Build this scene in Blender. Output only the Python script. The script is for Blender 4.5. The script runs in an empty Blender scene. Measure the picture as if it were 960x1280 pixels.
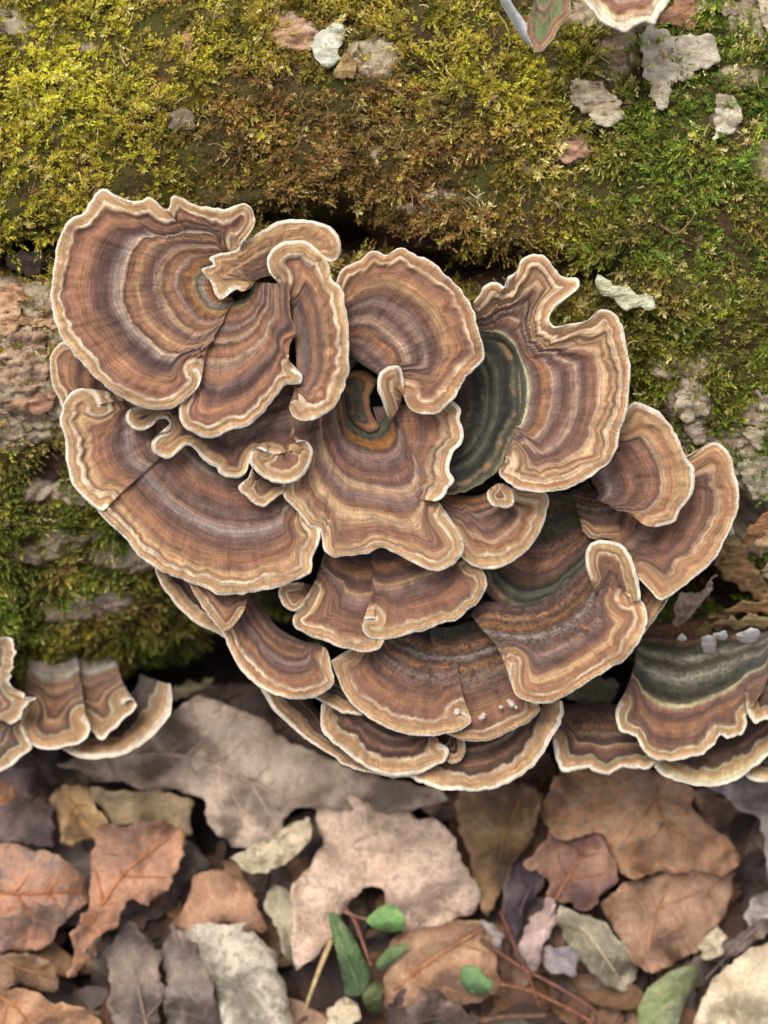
import bpy, math, random
import numpy as np
from mathutils import Vector
from mathutils.geometry import delaunay_2d_cdt

# ------------------------------------------------------------------ frame
# Lengths are written in "picks" of 1/6000 m. x runs along the log, v up its
# flank and w towards the viewer; the place itself is built in metres, z up.
S = 1.0 / 6000.0
DIST = 3000.0
PITCH = math.radians(72)
CP, SP = math.cos(PITCH), math.sin(PITCH)
GH = 814.0
OZ = GH * S

def world(x, v, w):
    x, v, w = np.asarray(x, float), np.asarray(v, float), np.asarray(w, float)
    return np.stack([x * S, (v * SP - w * CP) * S, OZ + (v * CP + w * SP) * S], axis=-1)

def spot(px, py, w):
    """world point seen at photo position px, py and lying at height w"""
    k = (DIST - np.asarray(w, float)) / DIST
    return world((np.asarray(px, float) - 480) * k, (640 - np.asarray(py, float)) * k, w)

# ------------------------------------------------------------------ camera, world, sun
scene = bpy.context.scene
cam = bpy.data.cameras.new('camera')
cam_ob = bpy.data.objects.new('camera', cam)
scene.collection.objects.link(cam_ob)
cam_ob.location = world(0, 0, DIST)
cam_ob.rotation_euler = (math.radians(90) - PITCH, 0, 0)
cam.sensor_fit = 'VERTICAL'
cam.sensor_height = 24
cam.lens = 24 * DIST / 1280
cam.clip_start = 0.005
cam.clip_end = 60
cam.dof.use_dof = True
cam.dof.focus_distance = (DIST + 20) * S
cam.dof.aperture_fstop = 10.5
scene.camera = cam_ob

SUN_EL, SUN_AZ = math.radians(78), math.radians(-60)     # azimuth from +Y, towards -X
wd = bpy.data.worlds.new('World')
scene.world = wd
wd.use_nodes = True
wn = wd.node_tree
sky = wn.nodes.new('ShaderNodeTexSky')
sky.sky_type = 'NISHITA'
sky.sun_disc = False
sky.sun_elevation = SUN_EL
sky.sun_rotation = SUN_AZ
sky.air_density = 1.0
sky.dust_density = 4.0
sky.ozone_density = 0.6
hs = wn.nodes.new('ShaderNodeHueSaturation')
hs.inputs['Saturation'].default_value = 0.35
wn.links.new(sky.outputs['Color'], hs.inputs['Color'])
bg = wn.nodes['Background']
bg.inputs['Strength'].default_value = 0.13
wn.links.new(hs.outputs['Color'], bg.inputs['Color'])
sun = bpy.data.lights.new('sun', 'SUN')
sun.energy = 1.7
sun.angle = math.radians(22)
sun.color = (1.0, 0.96, 0.9)
sun_ob = bpy.data.objects.new('sun', sun)
scene.collection.objects.link(sun_ob)
sd = Vector((math.sin(SUN_AZ) * math.cos(SUN_EL), math.cos(SUN_AZ) * math.cos(SUN_EL), math.sin(SUN_EL)))
sun_ob.rotation_euler = sd.to_track_quat('Z', 'Y').to_euler()
scene.view_settings.view_transform = 'Standard'
scene.view_settings.look = 'None'
scene.view_settings.exposure = 0.7
scene.view_settings.gamma = 1.0

# ------------------------------------------------------------------ noise
_rg = np.random.default_rng(7)
_LAT = _rg.random((256, 256)) * 2 - 1

def vnoise(x, y, seed=0):
    x = np.asarray(x, float) + seed * 17.31
    y = np.asarray(y, float) + seed * 9.77
    x, y = np.broadcast_arrays(x, y)
    xi, yi = np.floor(x).astype(int), np.floor(y).astype(int)
    fx, fy = x - xi, y - yi
    fx = fx * fx * (3 - 2 * fx)
    fy = fy * fy * (3 - 2 * fy)
    a = _LAT[xi & 255, yi & 255]
    b = _LAT[(xi + 1) & 255, yi & 255]
    c = _LAT[xi & 255, (yi + 1) & 255]
    d = _LAT[(xi + 1) & 255, (yi + 1) & 255]
    return (a * (1 - fx) + b * fx) * (1 - fy) + (c * (1 - fx) + d * fx) * fy

def fbm(x, y, seed=0, octv=4):
    s, a, f = 0, 1.0, 1.0
    for o in range(octv):
        s = s + a * vnoise(np.asarray(x) * f, np.asarray(y) * f, seed + o * 3)
        a *= 0.5
        f *= 2.03
    return s / 1.6

def sstep(a, b, x):
    t = np.clip((x - a) / (b - a), 0, 1)
    return t * t * (3 - 2 * t)

def smooth_line(pts, step):
    """Catmull-Rom through pts, resampled every step"""
    p = np.asarray(pts, float)
    if len(p) == 2:
        p = np.array([p[0], (p[0] + p[1]) / 2, p[1]])
    q = np.vstack([2 * p[0] - p[1], p, 2 * p[-1] - p[-2]])
    out = []
    t = np.linspace(0, 1, 13)[:-1][:, None]
    for i in range(1, len(q) - 2):
        a, b, c, d = q[i - 1], q[i], q[i + 1], q[i + 2]
        out.append(0.5 * ((2 * b) + (c - a) * t + (2 * a - 5 * b + 4 * c - d) * t ** 2 + (3 * b - a - 3 * c + d) * t ** 3))
    out = np.vstack(out + [p[-1:]])
    L = np.r_[0, np.cumsum(np.linalg.norm(np.diff(out, axis=0), axis=1))]
    n = max(8, int(L[-1] / step)) if step < 1e6 else int(step / 1e6)
    u = np.linspace(0, L[-1], n)
    return np.stack([np.interp(u, L, out[:, 0]), np.interp(u, L, out[:, 1])], 1), u

def resample(pts, n):
    p, _ = smooth_line(pts, n * 1e6)
    return p

# ------------------------------------------------------------------ mesh and property helpers
def lin(c):
    r = []
    for k in c[:3]:
        k = k / 255.0
        r.append(k / 12.92 if k <= 0.04045 else ((k + 0.055) / 1.055) ** 2.4)
    return r

def alb(c, f=0.78):
    return tuple(k * f for k in lin(c)) + (1.0,)

def build(name, verts, faces, mat, parent=None, base=None, smooth=True, attrs=None, normals=None):
    """verts are world points; base is the thing's world position"""
    verts = np.asarray(verts, float)
    b = np.zeros(3) if base is None else np.asarray(base, float)
    me = bpy.data.meshes.new(name)
    loc = verts - b
    if isinstance(faces, np.ndarray):
        n, k = faces.shape
        me.vertices.add(len(loc))
        me.vertices.foreach_set('co', loc.astype(np.float32).ravel())
        me.loops.add(n * k)
        me.loops.foreach_set('vertex_index', faces.astype(np.int32).ravel())
        me.polygons.add(n)
        me.polygons.foreach_set('loop_start', (np.arange(n) * k).astype(np.int32))
        me.update(calc_edges=True)
        me.validate()
    else:
        me.from_pydata([tuple(p) for p in loc], [], faces)
    if smooth:
        me.polygons.foreach_set('use_smooth', [True] * len(me.polygons))
    for an, (kind, arr) in (attrs or {}).items():
        if kind == 'f':
            a = me.attributes.new(an, 'FLOAT', 'POINT')
            a.data.foreach_set('value', np.asarray(arr, np.float32).ravel())
        else:
            a = me.attributes.new(an, 'FLOAT_COLOR', 'POINT')
            a.data.foreach_set('color', np.asarray(arr, np.float32).ravel())
    me.materials.append(mat)
    if normals is not None:
        me.normals_split_custom_set_from_vertices([tuple(v) for v in normals])
    ob = bpy.data.objects.new(name, me)
    scene.collection.objects.link(ob)
    if parent is not None:
        ob.parent = parent
    else:
        ob.location = b
    return ob

def empty(name, loc):
    o = bpy.data.objects.new(name, None)
    o.empty_display_size = 0.004
    scene.collection.objects.link(o)
    o.location = loc
    return o

def tag(o, label=None, cat=None, group=None, kind=None):
    if label: o['label'] = label
    if cat: o['category'] = cat
    if group: o['group'] = group
    if kind: o['kind'] = kind
    return o

def grid_faces(nr, nc):
    r = np.arange(nr - 1)[:, None] * nc
    c = np.arange(nc - 1)[None, :]
    a = (r + c).ravel()
    return np.stack([a, a + 1, a + nc + 1, a + nc], 1)

def grid_normals(P):
    """P: nr x nc x 3, normals facing the viewer side"""
    du = np.gradient(P, axis=1)
    dv = np.gradient(P, axis=0)
    n = np.cross(du, dv)
    n /= np.maximum(np.linalg.norm(n, axis=2, keepdims=True), 1e-12)
    view = np.array([0, -CP, SP])
    if (n @ view).mean() < 0:
        n = -n
    return n

# ------------------------------------------------------------------ materials
def new_mat(name):
    m = bpy.data.materials.new(name)
    m.use_nodes = True
    nt = m.node_tree
    return m, nt, nt.nodes, nt.links, nt.nodes['Principled BSDF']

def N(nt, typ, **kw):
    n = nt.nodes.new(typ)
    for k, v in kw.items():
        if k in n.inputs:
            n.inputs[k].default_value = v
        else:
            setattr(n, k, v)
    return n

def math_node(nt, op, a, b=None, c=None):
    n = nt.nodes.new('ShaderNodeMath')
    n.operation = op
    for i, x in enumerate((a, b, c)):
        if x is None: continue
        if isinstance(x, (int, float)):
            n.inputs[i].default_value = x
        else:
            nt.links.new(x, n.inputs[i])
    return n.outputs[0]

def mixrgb(nt, fac, a, b, blend='MIX'):
    n = nt.nodes.new('ShaderNodeMix')
    n.data_type = 'RGBA'
    n.blend_type = blend
    n.clamp_factor = True
    for sock, x in ((n.inputs[0], fac), (n.inputs[6], a), (n.inputs[7], b)):
        if isinstance(x, (int, float)):
            sock.default_value = x
        elif isinstance(x, tuple):
            sock.default_value = x
        else:
            nt.links.new(x, sock)
    return n.outputs[2]

def noise(nt, vec, scale, detail=4, rough=0.55, dim='3D'):
    n = nt.nodes.new('ShaderNodeTexNoise')
    n.noise_dimensions = dim
    n.inputs['Scale'].default_value = scale
    n.inputs['Detail'].default_value = detail
    n.inputs['Roughness'].default_value = rough
    if vec is not None:
        nt.links.new(vec, n.inputs['Vector'])
    return n.outputs['Fac']

def maprange(nt, v, a, b, c, d):
    n = nt.nodes.new('ShaderNodeMapRange')
    nt.links.new(v, n.inputs[0])
    for i, x in enumerate((a, b, c, d)):
        n.inputs[i + 1].default_value = x
    return n.outputs[0]

def wcoord(nt):
    return nt.nodes.new('ShaderNodeTexCoord').outputs['Object']

PAL = dict(W=(246, 230, 206), T=(202, 162, 116), t=(178, 138, 98), P=(232, 206, 170), O=(164, 114, 80), B=(142, 100, 76),
           D=(108, 75, 61), d=(82, 56, 46), L=(150, 118, 103), l=(124, 95, 84), p=(188, 154, 124), G=(94, 92, 70), g=(60, 58, 44),
           Y=(150, 98, 44), K=(30, 27, 22), C=(214, 204, 156), r=(140, 96, 77), S=(160, 140, 128), N=(120, 130, 84),
           E=(178, 170, 150), M=(84, 62, 38), H=(84, 78, 48))

RAMPS = {
 'A': '0W .02W .035T .1t .122P .145P .16B .2r .26O .32B .36D .40d .43l .455S .48P .495d .53O .57t .6B .635D .67L .695t .715D .76O .785L .81D .84Y .87t .89G .92S .945Y .97G 1g',
 'A2': '0W .03W .05T .12t .14P .165P .18B .22r .27O .31D .36d .4l .44B .48O .53L .56p .59B .63O .67D .7p .73B .76D .79L .82D .86O .89l .92Y .945t .965G 1g',
 'A3': '0W .03W .06t .14T .2O .26t .34T .42B .5t .6D .7B .85D 1l',
 'A4': '0W .02W .04T .11t .13P .16P .18r .24O .3t .36O .42D .47l .5B .56O .62B .7D .78l .86L .93t 1D',
 'B': '0W .015W .03t .1O .115P .14T .16B .2r .26O .33t .38B .44D .48l .52L .56D .62l .67P .70L .73D .78O .83B .86L .9D .95l 1g',
 'C': '0W .02W .035T .08t .1P .13B .17T .22B .26r .3t .34P .37T .42B .47l .52L .56t .58P .61D .65r .70D .75l .8L .84d .87Y .9Y .93g .96G 1g',
 'C2': '0W .03W .05t .1T .13P .15d .18T .23P .26B .34O .42r .5B .6O .68r .76L .88l 1L',
 'D': '0W .018W .03T .08O .1P .135T .15D .18T .22B .25T .28P .31r .36B .41D .45l .49P .53L .56r .6D .65l .69L .72P .75O .8O .84D .88l .91L .94C .96G 1g',
 'Dk': '0C .05G .1g .14G .19g .24K .29g .33G .38g .43K .47G .52g .58K .64K .7D .76d .83M .88K .94g 1K',
 'F': '0W .02W .035T .1t .13P .16T .2O .27B .32P .36B .44D .5L .56B .63D .7L .74d .8O .86D .92Y 1g',
 'G': '0W .02W .035T .09t .11P .14P .16B .21T .26B .31O .36B .42D .48l .53S .57L .61D .66l .72D .77r .83B .88l .92L .96G 1g',
 'H': '0W .02W .04T .1O .13P .17B .24O .32D .4l .48L .55d .63O .7D .8B .9d 1D',
 'I': '0W .02W .035T .09t .11P .14t .17B .23r .3B .38D .45l .52L .56t .6D .66d .74O .82D .9d 1g',
 'K': '0W .015W .03T .1t .13O .16P .19B .25r .32O .36B .42D .48B .54l .58L .62D .67O .71d .75S .78d .83O .88D .93g 1G',
 'L': '0W .015W .03T .09O .12P .15B .2O .26T .31B .36D .42l .48L .53D .6l .65S .7D .76Y .8d .85O .9d .95D 1g',
 'N': '0d .06D .1H .16G .21g .25G .28K .32M .38D .44O .5D .55B .6d .66H .72G .77g .82M .88D .93H 1g',
 'M': '0W .02W .05t .15T .2O .26t .3P .33D .38r .46B .55D .63B .7D .78l .86S .92D 1d',
 'M2': '0W .012W .03T .12O .18t .21P .25D .32B .4D .48B .56D .64D .7l .76L .84D .92O 1d',
 'O': '0W .03W .05T .13t .17P .2d .26M .34B .42d .5D .58P .63d .75D .88d 1K',
 'P1': '0W .04W .07T .14t .17C .2d .26D .33B .38P .41d .48D .55P .58B .65O .72D .8r .88D 1d',
 'P2': '0W .03W .05T .1t .13C .16B .22D .27B .31O .36D .41r .44C .46H .5K .53g .57G .62E .67G .7H .74E .78G .82g .85O .88d .92Y .96O 1d',
 'P3': '0W .03W .05C .12T .15t .17C .21D .3M .4B .5D .65M .8D 1d',
 'Q': '0W .03W .05T .13t .16C .19D .25B .31T .34D .42O .48B .54D .6t .66r .72E .8S .88E 1M',
 'Q4': '0W .04W .07T .17t .2C .23d .35M .5D .7d 1K',
 'R1': '0W .02W .04O .09t .13r .17N .3N .36O .4N .44D .48P .52N .7N .85G 1N',
 'R2': '0W .06W .09P .17P .2t .25O .32r .36P .42S .5L .56T .62O .68P .75O .85t 1T',
 'J3': '0W .04W .07T .16t .2P .24O .32B .4D .55r .65D .8d 1D',
 'Oc': '0G .1Y .25O .33M .4G .5H .6G .7Y .8M .88g 1K',
 'Wh': '0t .15T .25t .35B .42D .5L .56D .62O .68D .75l .82d .9G 1g',
 'J': '0W .04W .07T .15t .19P .24O .3B .4O .5D .62B .74r .86D 1d',
 'J4': '0W .04W .07T .13t .16T .2D .3d .4l .48L .54D .64l .74D .86r 1d',
}

def parse_ramp(s):
    out = []
    for tok in s.split():
        i = len(tok) - 1
        q, k = float(tok[:i]), tok[i]
        out.append((q, PAL['p' if k == 'P' and q > .2 else k]))
    return out

_capmats = {}
def cap_mat(style, sat=1.0):
    if style in _capmats: return _capmats[style]
    m, nt, nodes, links, bsdf = new_mat('fungus_' + {'A': 'rosette'}.get(style, 'zoned') + '_' + style.lower())
    aq = N(nt, 'ShaderNodeAttribute', attribute_name='band').outputs['Fac']
    asv = N(nt, 'ShaderNodeAttribute', attribute_name='along').outputs['Fac']
    co = wcoord(nt)
    # fine wobble of the zones
    wob = noise(nt, co, 900, 3)
    wob2 = noise(nt, co, 220, 2)
    q = math_node(nt, 'ADD', aq, math_node(nt, 'MULTIPLY', math_node(nt, 'SUBTRACT', wob, 0.5), 0.022))
    q = math_node(nt, 'ADD', q, math_node(nt, 'MULTIPLY', math_node(nt, 'SUBTRACT', wob2, 0.5), 0.03))
    q = math_node(nt, 'MAXIMUM', q, math_node(nt, 'MULTIPLY', aq, 0.6))
    st = parse_ramp(RAMPS[style])
    cr = nodes.new('ShaderNodeValToRGB')
    cr.color_ramp.interpolation = 'LINEAR'
    el = cr.color_ramp.elements
    st = st[:31]
    el[0].position = st[0][0]; el[0].color = alb(st[0][1])
    el[1].position = st[-1][0]; el[1].color = alb(st[-1][1])
    for p, c in st[1:-1]:
        e = el.new(p)
        e.color = alb(c)
    links.new(q, cr.inputs[0])
    col = cr.outputs[0]
    # radial fibres
    cv = nodes.new('ShaderNodeCombineXYZ')
    links.new(math_node(nt, 'MULTIPLY', asv, 26.0), cv.inputs[0])
    links.new(math_node(nt, 'MULTIPLY', aq, 7.0), cv.inputs[1])
    fib = noise(nt, cv.outputs[0], 1.0, 5, 0.65)
    cv2 = nodes.new('ShaderNodeCombineXYZ')
    links.new(math_node(nt, 'MULTIPLY', asv, 1.6), cv2.inputs[0])
    links.new(math_node(nt, 'MULTIPLY', aq, 105.0), cv2.inputs[1])
    lines = noise(nt, cv2.outputs[0], 1.0, 3, 0.6)
    cv3 = nodes.new('ShaderNodeCombineXYZ')
    links.new(math_node(nt, 'MULTIPLY', asv, 5.0), cv3.inputs[0])
    links.new(math_node(nt, 'MULTIPLY', aq, 9.0), cv3.inputs[1])
    cv3.inputs[2].default_value = 4.2
    blot = noise(nt, cv3.outputs[0], 1.0, 4, 0.6)
    f = math_node(nt, 'MULTIPLY', maprange(nt, fib, 0.3, 0.7, 0.78, 1.2), maprange(nt, lines, 0.3, 0.7, 0.6, 1.36))
    cv4 = nodes.new('ShaderNodeCombineXYZ')
    links.new(math_node(nt, 'MULTIPLY', asv, 0.8), cv4.inputs[0])
    links.new(math_node(nt, 'MULTIPLY', aq, 40.0), cv4.inputs[1])
    cv4.inputs[2].default_value = 9.1
    rings = noise(nt, cv4.outputs[0], 1.0, 2, 0.5)
    f = math_node(nt, 'MULTIPLY', f, maprange(nt, rings, 0.35, 0.65, 0.82, 1.18))
    f = math_node(nt, 'MULTIPLY', f, maprange(nt, blot, 0.3, 0.7, 0.68, 1.26))
    edge = maprange(nt, aq, 0.0, 0.03, 0.9, 0.0)          # the growing rim is even and pale
    f = math_node(nt, 'ADD', math_node(nt, 'MULTIPLY', f, math_node(nt, 'SUBTRACT', 1.0, edge)), edge)
    vm = nodes.new('ShaderNodeVectorMath'); vm.operation = 'SCALE'
    links.new(col, vm.inputs[0]); links.new(f, vm.inputs['Scale'])
    col = vm.outputs[0]
    worn = math_node(nt, 'MULTIPLY', maprange(nt, noise(nt, co, 260, 4, .65), .46, .6, 0, .75), math_node(nt, 'MULTIPLY', maprange(nt, aq, .08, .11, 0, 1), maprange(nt, aq, .17, .2, 1, 0)))
    col = mixrgb(nt, worn, col, alb((170, 128, 90)))
    # pale bloom on the inner zones
    bl = noise(nt, co, 420, 5, 0.7)
    blm = math_node(nt, 'MULTIPLY', maprange(nt, bl, 0.58, 0.75, 0, 0.28), maprange(nt, aq, 0.3, 0.45, 0, 1))
    col = mixrgb(nt, blm, col, alb((176, 160, 152)))
    speck = noise(nt, co, 2600, 2, 0.5)
    col = mixrgb(nt, math_node(nt, 'MULTIPLY', maprange(nt, speck, 0.6, 0.7, 0, 0.6), maprange(nt, aq, 0.3, 0.6, 0, 1)), col, alb((45, 34, 28)))
    grime = noise(nt, co, 160, 6, 0.7)
    col = mixrgb(nt, math_node(nt, 'MULTIPLY', maprange(nt, grime, 0.52, 0.7, 0, 0.5), maprange(nt, aq, 0.16, 0.3, 0.15, 1)), col, mixrgb(nt, 1.0, col, (0.42, 0.4, 0.42, 1), 'MULTIPLY'))
    if style in ('Dk', 'N', 'Oc', 'P2', 'P1', 'K', 'L'):
        gr = noise(nt, co, 1300, 4, 0.7)
        col = mixrgb(nt, math_node(nt, 'MULTIPLY', maprange(nt, gr, 0.5, 0.62, 0, 0.7), maprange(nt, aq, 0.3, 0.6, 0.1, 1)), col, alb((34, 30, 24)))
        alg = noise(nt, co, 330, 5, 0.7)
        col = mixrgb(nt, math_node(nt, 'MULTIPLY', maprange(nt, alg, 0.5, 0.64, 0, 0.7), maprange(nt, aq, 0.35, 0.6, 0, 1)), col, alb((70, 54, 34)))
        col = mixrgb(nt, math_node(nt, 'MULTIPLY', maprange(nt, alg, 0.45, 0.32, 0, 0.6), maprange(nt, aq, 0.35, 0.6, 0, 1)), col, alb((108, 104, 80)))
    links.new(col, bsdf.inputs['Base Color'])
    rr = maprange(nt, lines, 0.3, 0.7, 0.5, 0.78)
    links.new(rr, bsdf.inputs['Roughness'])
    bsdf.inputs['Specular IOR Level'].default_value = 0.32
    bsdf.inputs['Sheen Weight'].default_value = 0.12
    bsdf.inputs['Sheen Roughness'].default_value = 0.5
    h = math_node(nt, 'ADD', math_node(nt, 'MULTIPLY', fib, 0.5), math_node(nt, 'MULTIPLY', lines, 0.9))
    h = math_node(nt, 'ADD', h, math_node(nt, 'MULTIPLY', noise(nt, co, 3500, 2), 0.35))
    bp = N(nt, 'ShaderNodeBump', Strength=0.85, Distance=0.00042)
    links.new(h, bp.inputs['Height'])
    links.new(bp.outputs[0], bsdf.inputs['Normal'])
    _capmats[style] = m
    return m

def plain_mat(name, c, c2=None, scale=150, rough=0.75, bump=0.4, bdist=0.0004, streak=None):
    m, nt, nodes, links, bsdf = new_mat(name)
    co = wcoord(nt)
    if streak:
        mp = nodes.new('ShaderNodeMapping')
        mp.inputs['Scale'].default_value = streak
        links.new(co, mp.inputs['Vector'])
        co = mp.outputs[0]
    n1 = noise(nt, co, scale, 6, 0.6)
    n2 = noise(nt, co, scale * 6, 3, 0.6)
    col = mixrgb(nt, maprange(nt, n1, 0.35, 0.65, 0, 1), alb(c), alb(c2 or tuple(k * 0.7 for k in c)))
    col = mixrgb(nt, maprange(nt, n2, 0.3, 0.7, 0.0, 0.5), col, mixrgb(nt, 1.0, col, (0.45, 0.42, 0.4, 1), 'MULTIPLY'))
    links.new(col, bsdf.inputs['Base Color'])
    bsdf.inputs['Roughness'].default_value = rough
    bsdf.inputs['Specular IOR Level'].default_value = 0.3
    bp = N(nt, 'ShaderNodeBump', Strength=bump, Distance=bdist)
    links.new(math_node(nt, 'ADD', n1, n2), bp.inputs['Height'])
    links.new(bp.outputs[0], bsdf.inputs['Normal'])
    return m

def vcol_mat(name, rough=0.6, var=0.25, scale=900, trans=0.0, bump=0.0):
    m, nt, nodes, links, bsdf = new_mat(name)
    a = N(nt, 'ShaderNodeAttribute', attribute_name='tint')
    co = wcoord(nt)
    n1 = noise(nt, co, scale, 4, 0.6)
    vm = nodes.new('ShaderNodeVectorMath'); vm.operation = 'SCALE'
    links.new(a.outputs['Color'], vm.inputs[0])
    links.new(maprange(nt, n1, 0.3, 0.7, 1 - var, 1 + var), vm.inputs['Scale'])
    links.new(vm.outputs[0], bsdf.inputs['Base Color'])
    bsdf.inputs['Roughness'].default_value = rough
    bsdf.inputs['Specular IOR Level'].default_value = 0.35
    if trans:
        bsdf.inputs['Subsurface Weight'].default_value = 0.0
    if bump:
        bp = N(nt, 'ShaderNodeBump', Strength=bump, Distance=0.0005)
        links.new(n1, bp.inputs['Height'])
        links.new(bp.outputs[0], bsdf.inputs['Normal'])
    return m

PORE = plain_mat('pore_cream', (226, 210, 184), (196, 172, 140), 700, 0.8, 0.5, 0.0002)

# ------------------------------------------------------------------ the log
LOG_V, LOG_W, LOG_R = 445.0, -800.0, 700.0

def to_photo(x, v, w):
    k = DIST / (DIST - w)
    return 480 + x * k, 640 - v * k

def blob(px, py, cx, cy, rx, ry, ang=0):
    a = math.radians(ang)
    dx, dy = px - cx, py - cy
    u = (dx * math.cos(a) + dy * math.sin(a)) / rx
    t = (-dx * math.sin(a) + dy * math.cos(a)) / ry
    return u * u + t * t

# spots where bark shows between the moss: cx, cy, rx, ry, angle
BARK = [(30, 450, 62, 108, 0), (5, 385, 60, 40, 15), (60, 520, 60, 50, 0), (862, 508, 30, 34, 0), (925, 640, 55, 90, 0), (945, 520, 26, 22, 0),
        (745, 135, 30, 20, 30), (712, 190, 18, 14, 0), (372, 42, 34, 20, 20), (905, 150, 18, 14, 50), (470, 75, 30, 26, 0),
        (775, 65, 26, 30, 0), (760, 20, 60, 20, 0), (925, 95, 24, 14, 0), (655, 205, 12, 8, 0), (226, 152, 10, 7, 0), (515, 262, 26, 8, 0),
        (20, 30, 24, 16, 0), (70, 630, 40, 10, 10), (85, 690, 50, 14, -10), (110, 770, 60, 18, 0), (40, 700, 26, 12, 0),
        (170, 730, 60, 12, 15), (850, 460, 40, 14, 0), (905, 560, 60, 24, 0), (955, 200, 16, 30, 0), (560, 245, 40, 8, 0), (940, 20, 30, 26, 0)]
# hollows behind the cluster
PITS = [(30, 325, 60, 28, 0, 130), (430, 300, 60, 38, 20, 170), (560, 345, 80, 30, 5, 120), (640, 330, 60, 20, 0, 80), (330, 275, 40, 16, 0, 80),
        (328, 186, 16, 12, 0, 50), (880, 700, 70, 40, -20, 130), (800, 780, 120, 40, 0, 120), (480, 640, 330, 240, 0, 110), (730, 345, 36, 18, 0, 60),
        (62, 590, 30, 30, 0, 40), (300, 840, 80, 30, 0, 60)]
BARE = [(600,350,70,20,5), (500,312,60,16,0), (60,600,20,30,0), (30, 325, 52, 26, 0), (430, 300, 55, 28, 20), (560, 338, 70, 18, 5), (650, 325, 40, 12, 0), (880, 700, 90, 60, -20), (860, 770, 120, 40, 0),
        (328, 186, 12, 9, 0), (330, 272, 36, 10, 0), (480, 640, 300, 190, 0)]

def log_masks(px, py):
    n = fbm(px / 26, py / 26, 11, 4)
    bark = np.zeros_like(px)
    for b in BARK:
        bark = np.maximum(bark, sstep(1.35, 0.7, blob(px, py, *b) + 0.9 * n))
    # a few stray bark flecks everywhere
    stray = sstep(0.62, 0.78, fbm(px / 38, py / 30, 23, 4)) * 0.8
    bark = np.maximum(bark, stray)
    bare = np.zeros_like(px)
    for b in BARE:
        bare = np.maximum(bare, sstep(1.3, 0.8, blob(px, py, *b) + 0.7 * n))
    return bark, bare

def log_disp(x, phi):
    arc = phi * LOG_R
    v = LOG_V + LOG_R * np.sin(phi)
    w = LOG_W + LOG_R * np.cos(phi)
    px, py = to_photo(x, v, w)
    d = 26 * fbm(x / 260, arc / 260, 3, 3) + 13 * fbm(x / 70, arc / 60, 5, 3)
    for cx, cy, rx, ry, a, dep in PITS:
        d = d - dep * np.exp(-blob(px, py, cx, cy, rx, ry, a) * 1.1)
    bark, bare = log_masks(px, py)
    # plates with cracks between them
    c1 = 1 - np.abs(fbm(x / 44, arc / 20, 31, 4)) * 5
    c2 = 1 - np.abs(fbm(x / 18, arc / 12, 41, 3)) * 4
    d = d - np.clip(c1, 0, 1) * 9 * (0.35 + bark) - np.clip(c2, 0, 1) * 5 * (0.3 + bark)
    d = d + 3.2 * fbm(x / 6, arc / 5, 51, 3)
    d = d + 4 * bark * (1 - bare) + 10 * fbm(x / 24, arc / 10, 61, 2) * bare
    return d, bark, bare, px, py

def log_point(x, phi, lift=0.0):
    d, bark, bare, px, py = log_disp(x, phi)
    r = LOG_R + d + lift
    return x, LOG_V + r * np.sin(phi), LOG_W + r * np.cos(phi), bark, bare, px, py

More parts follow.
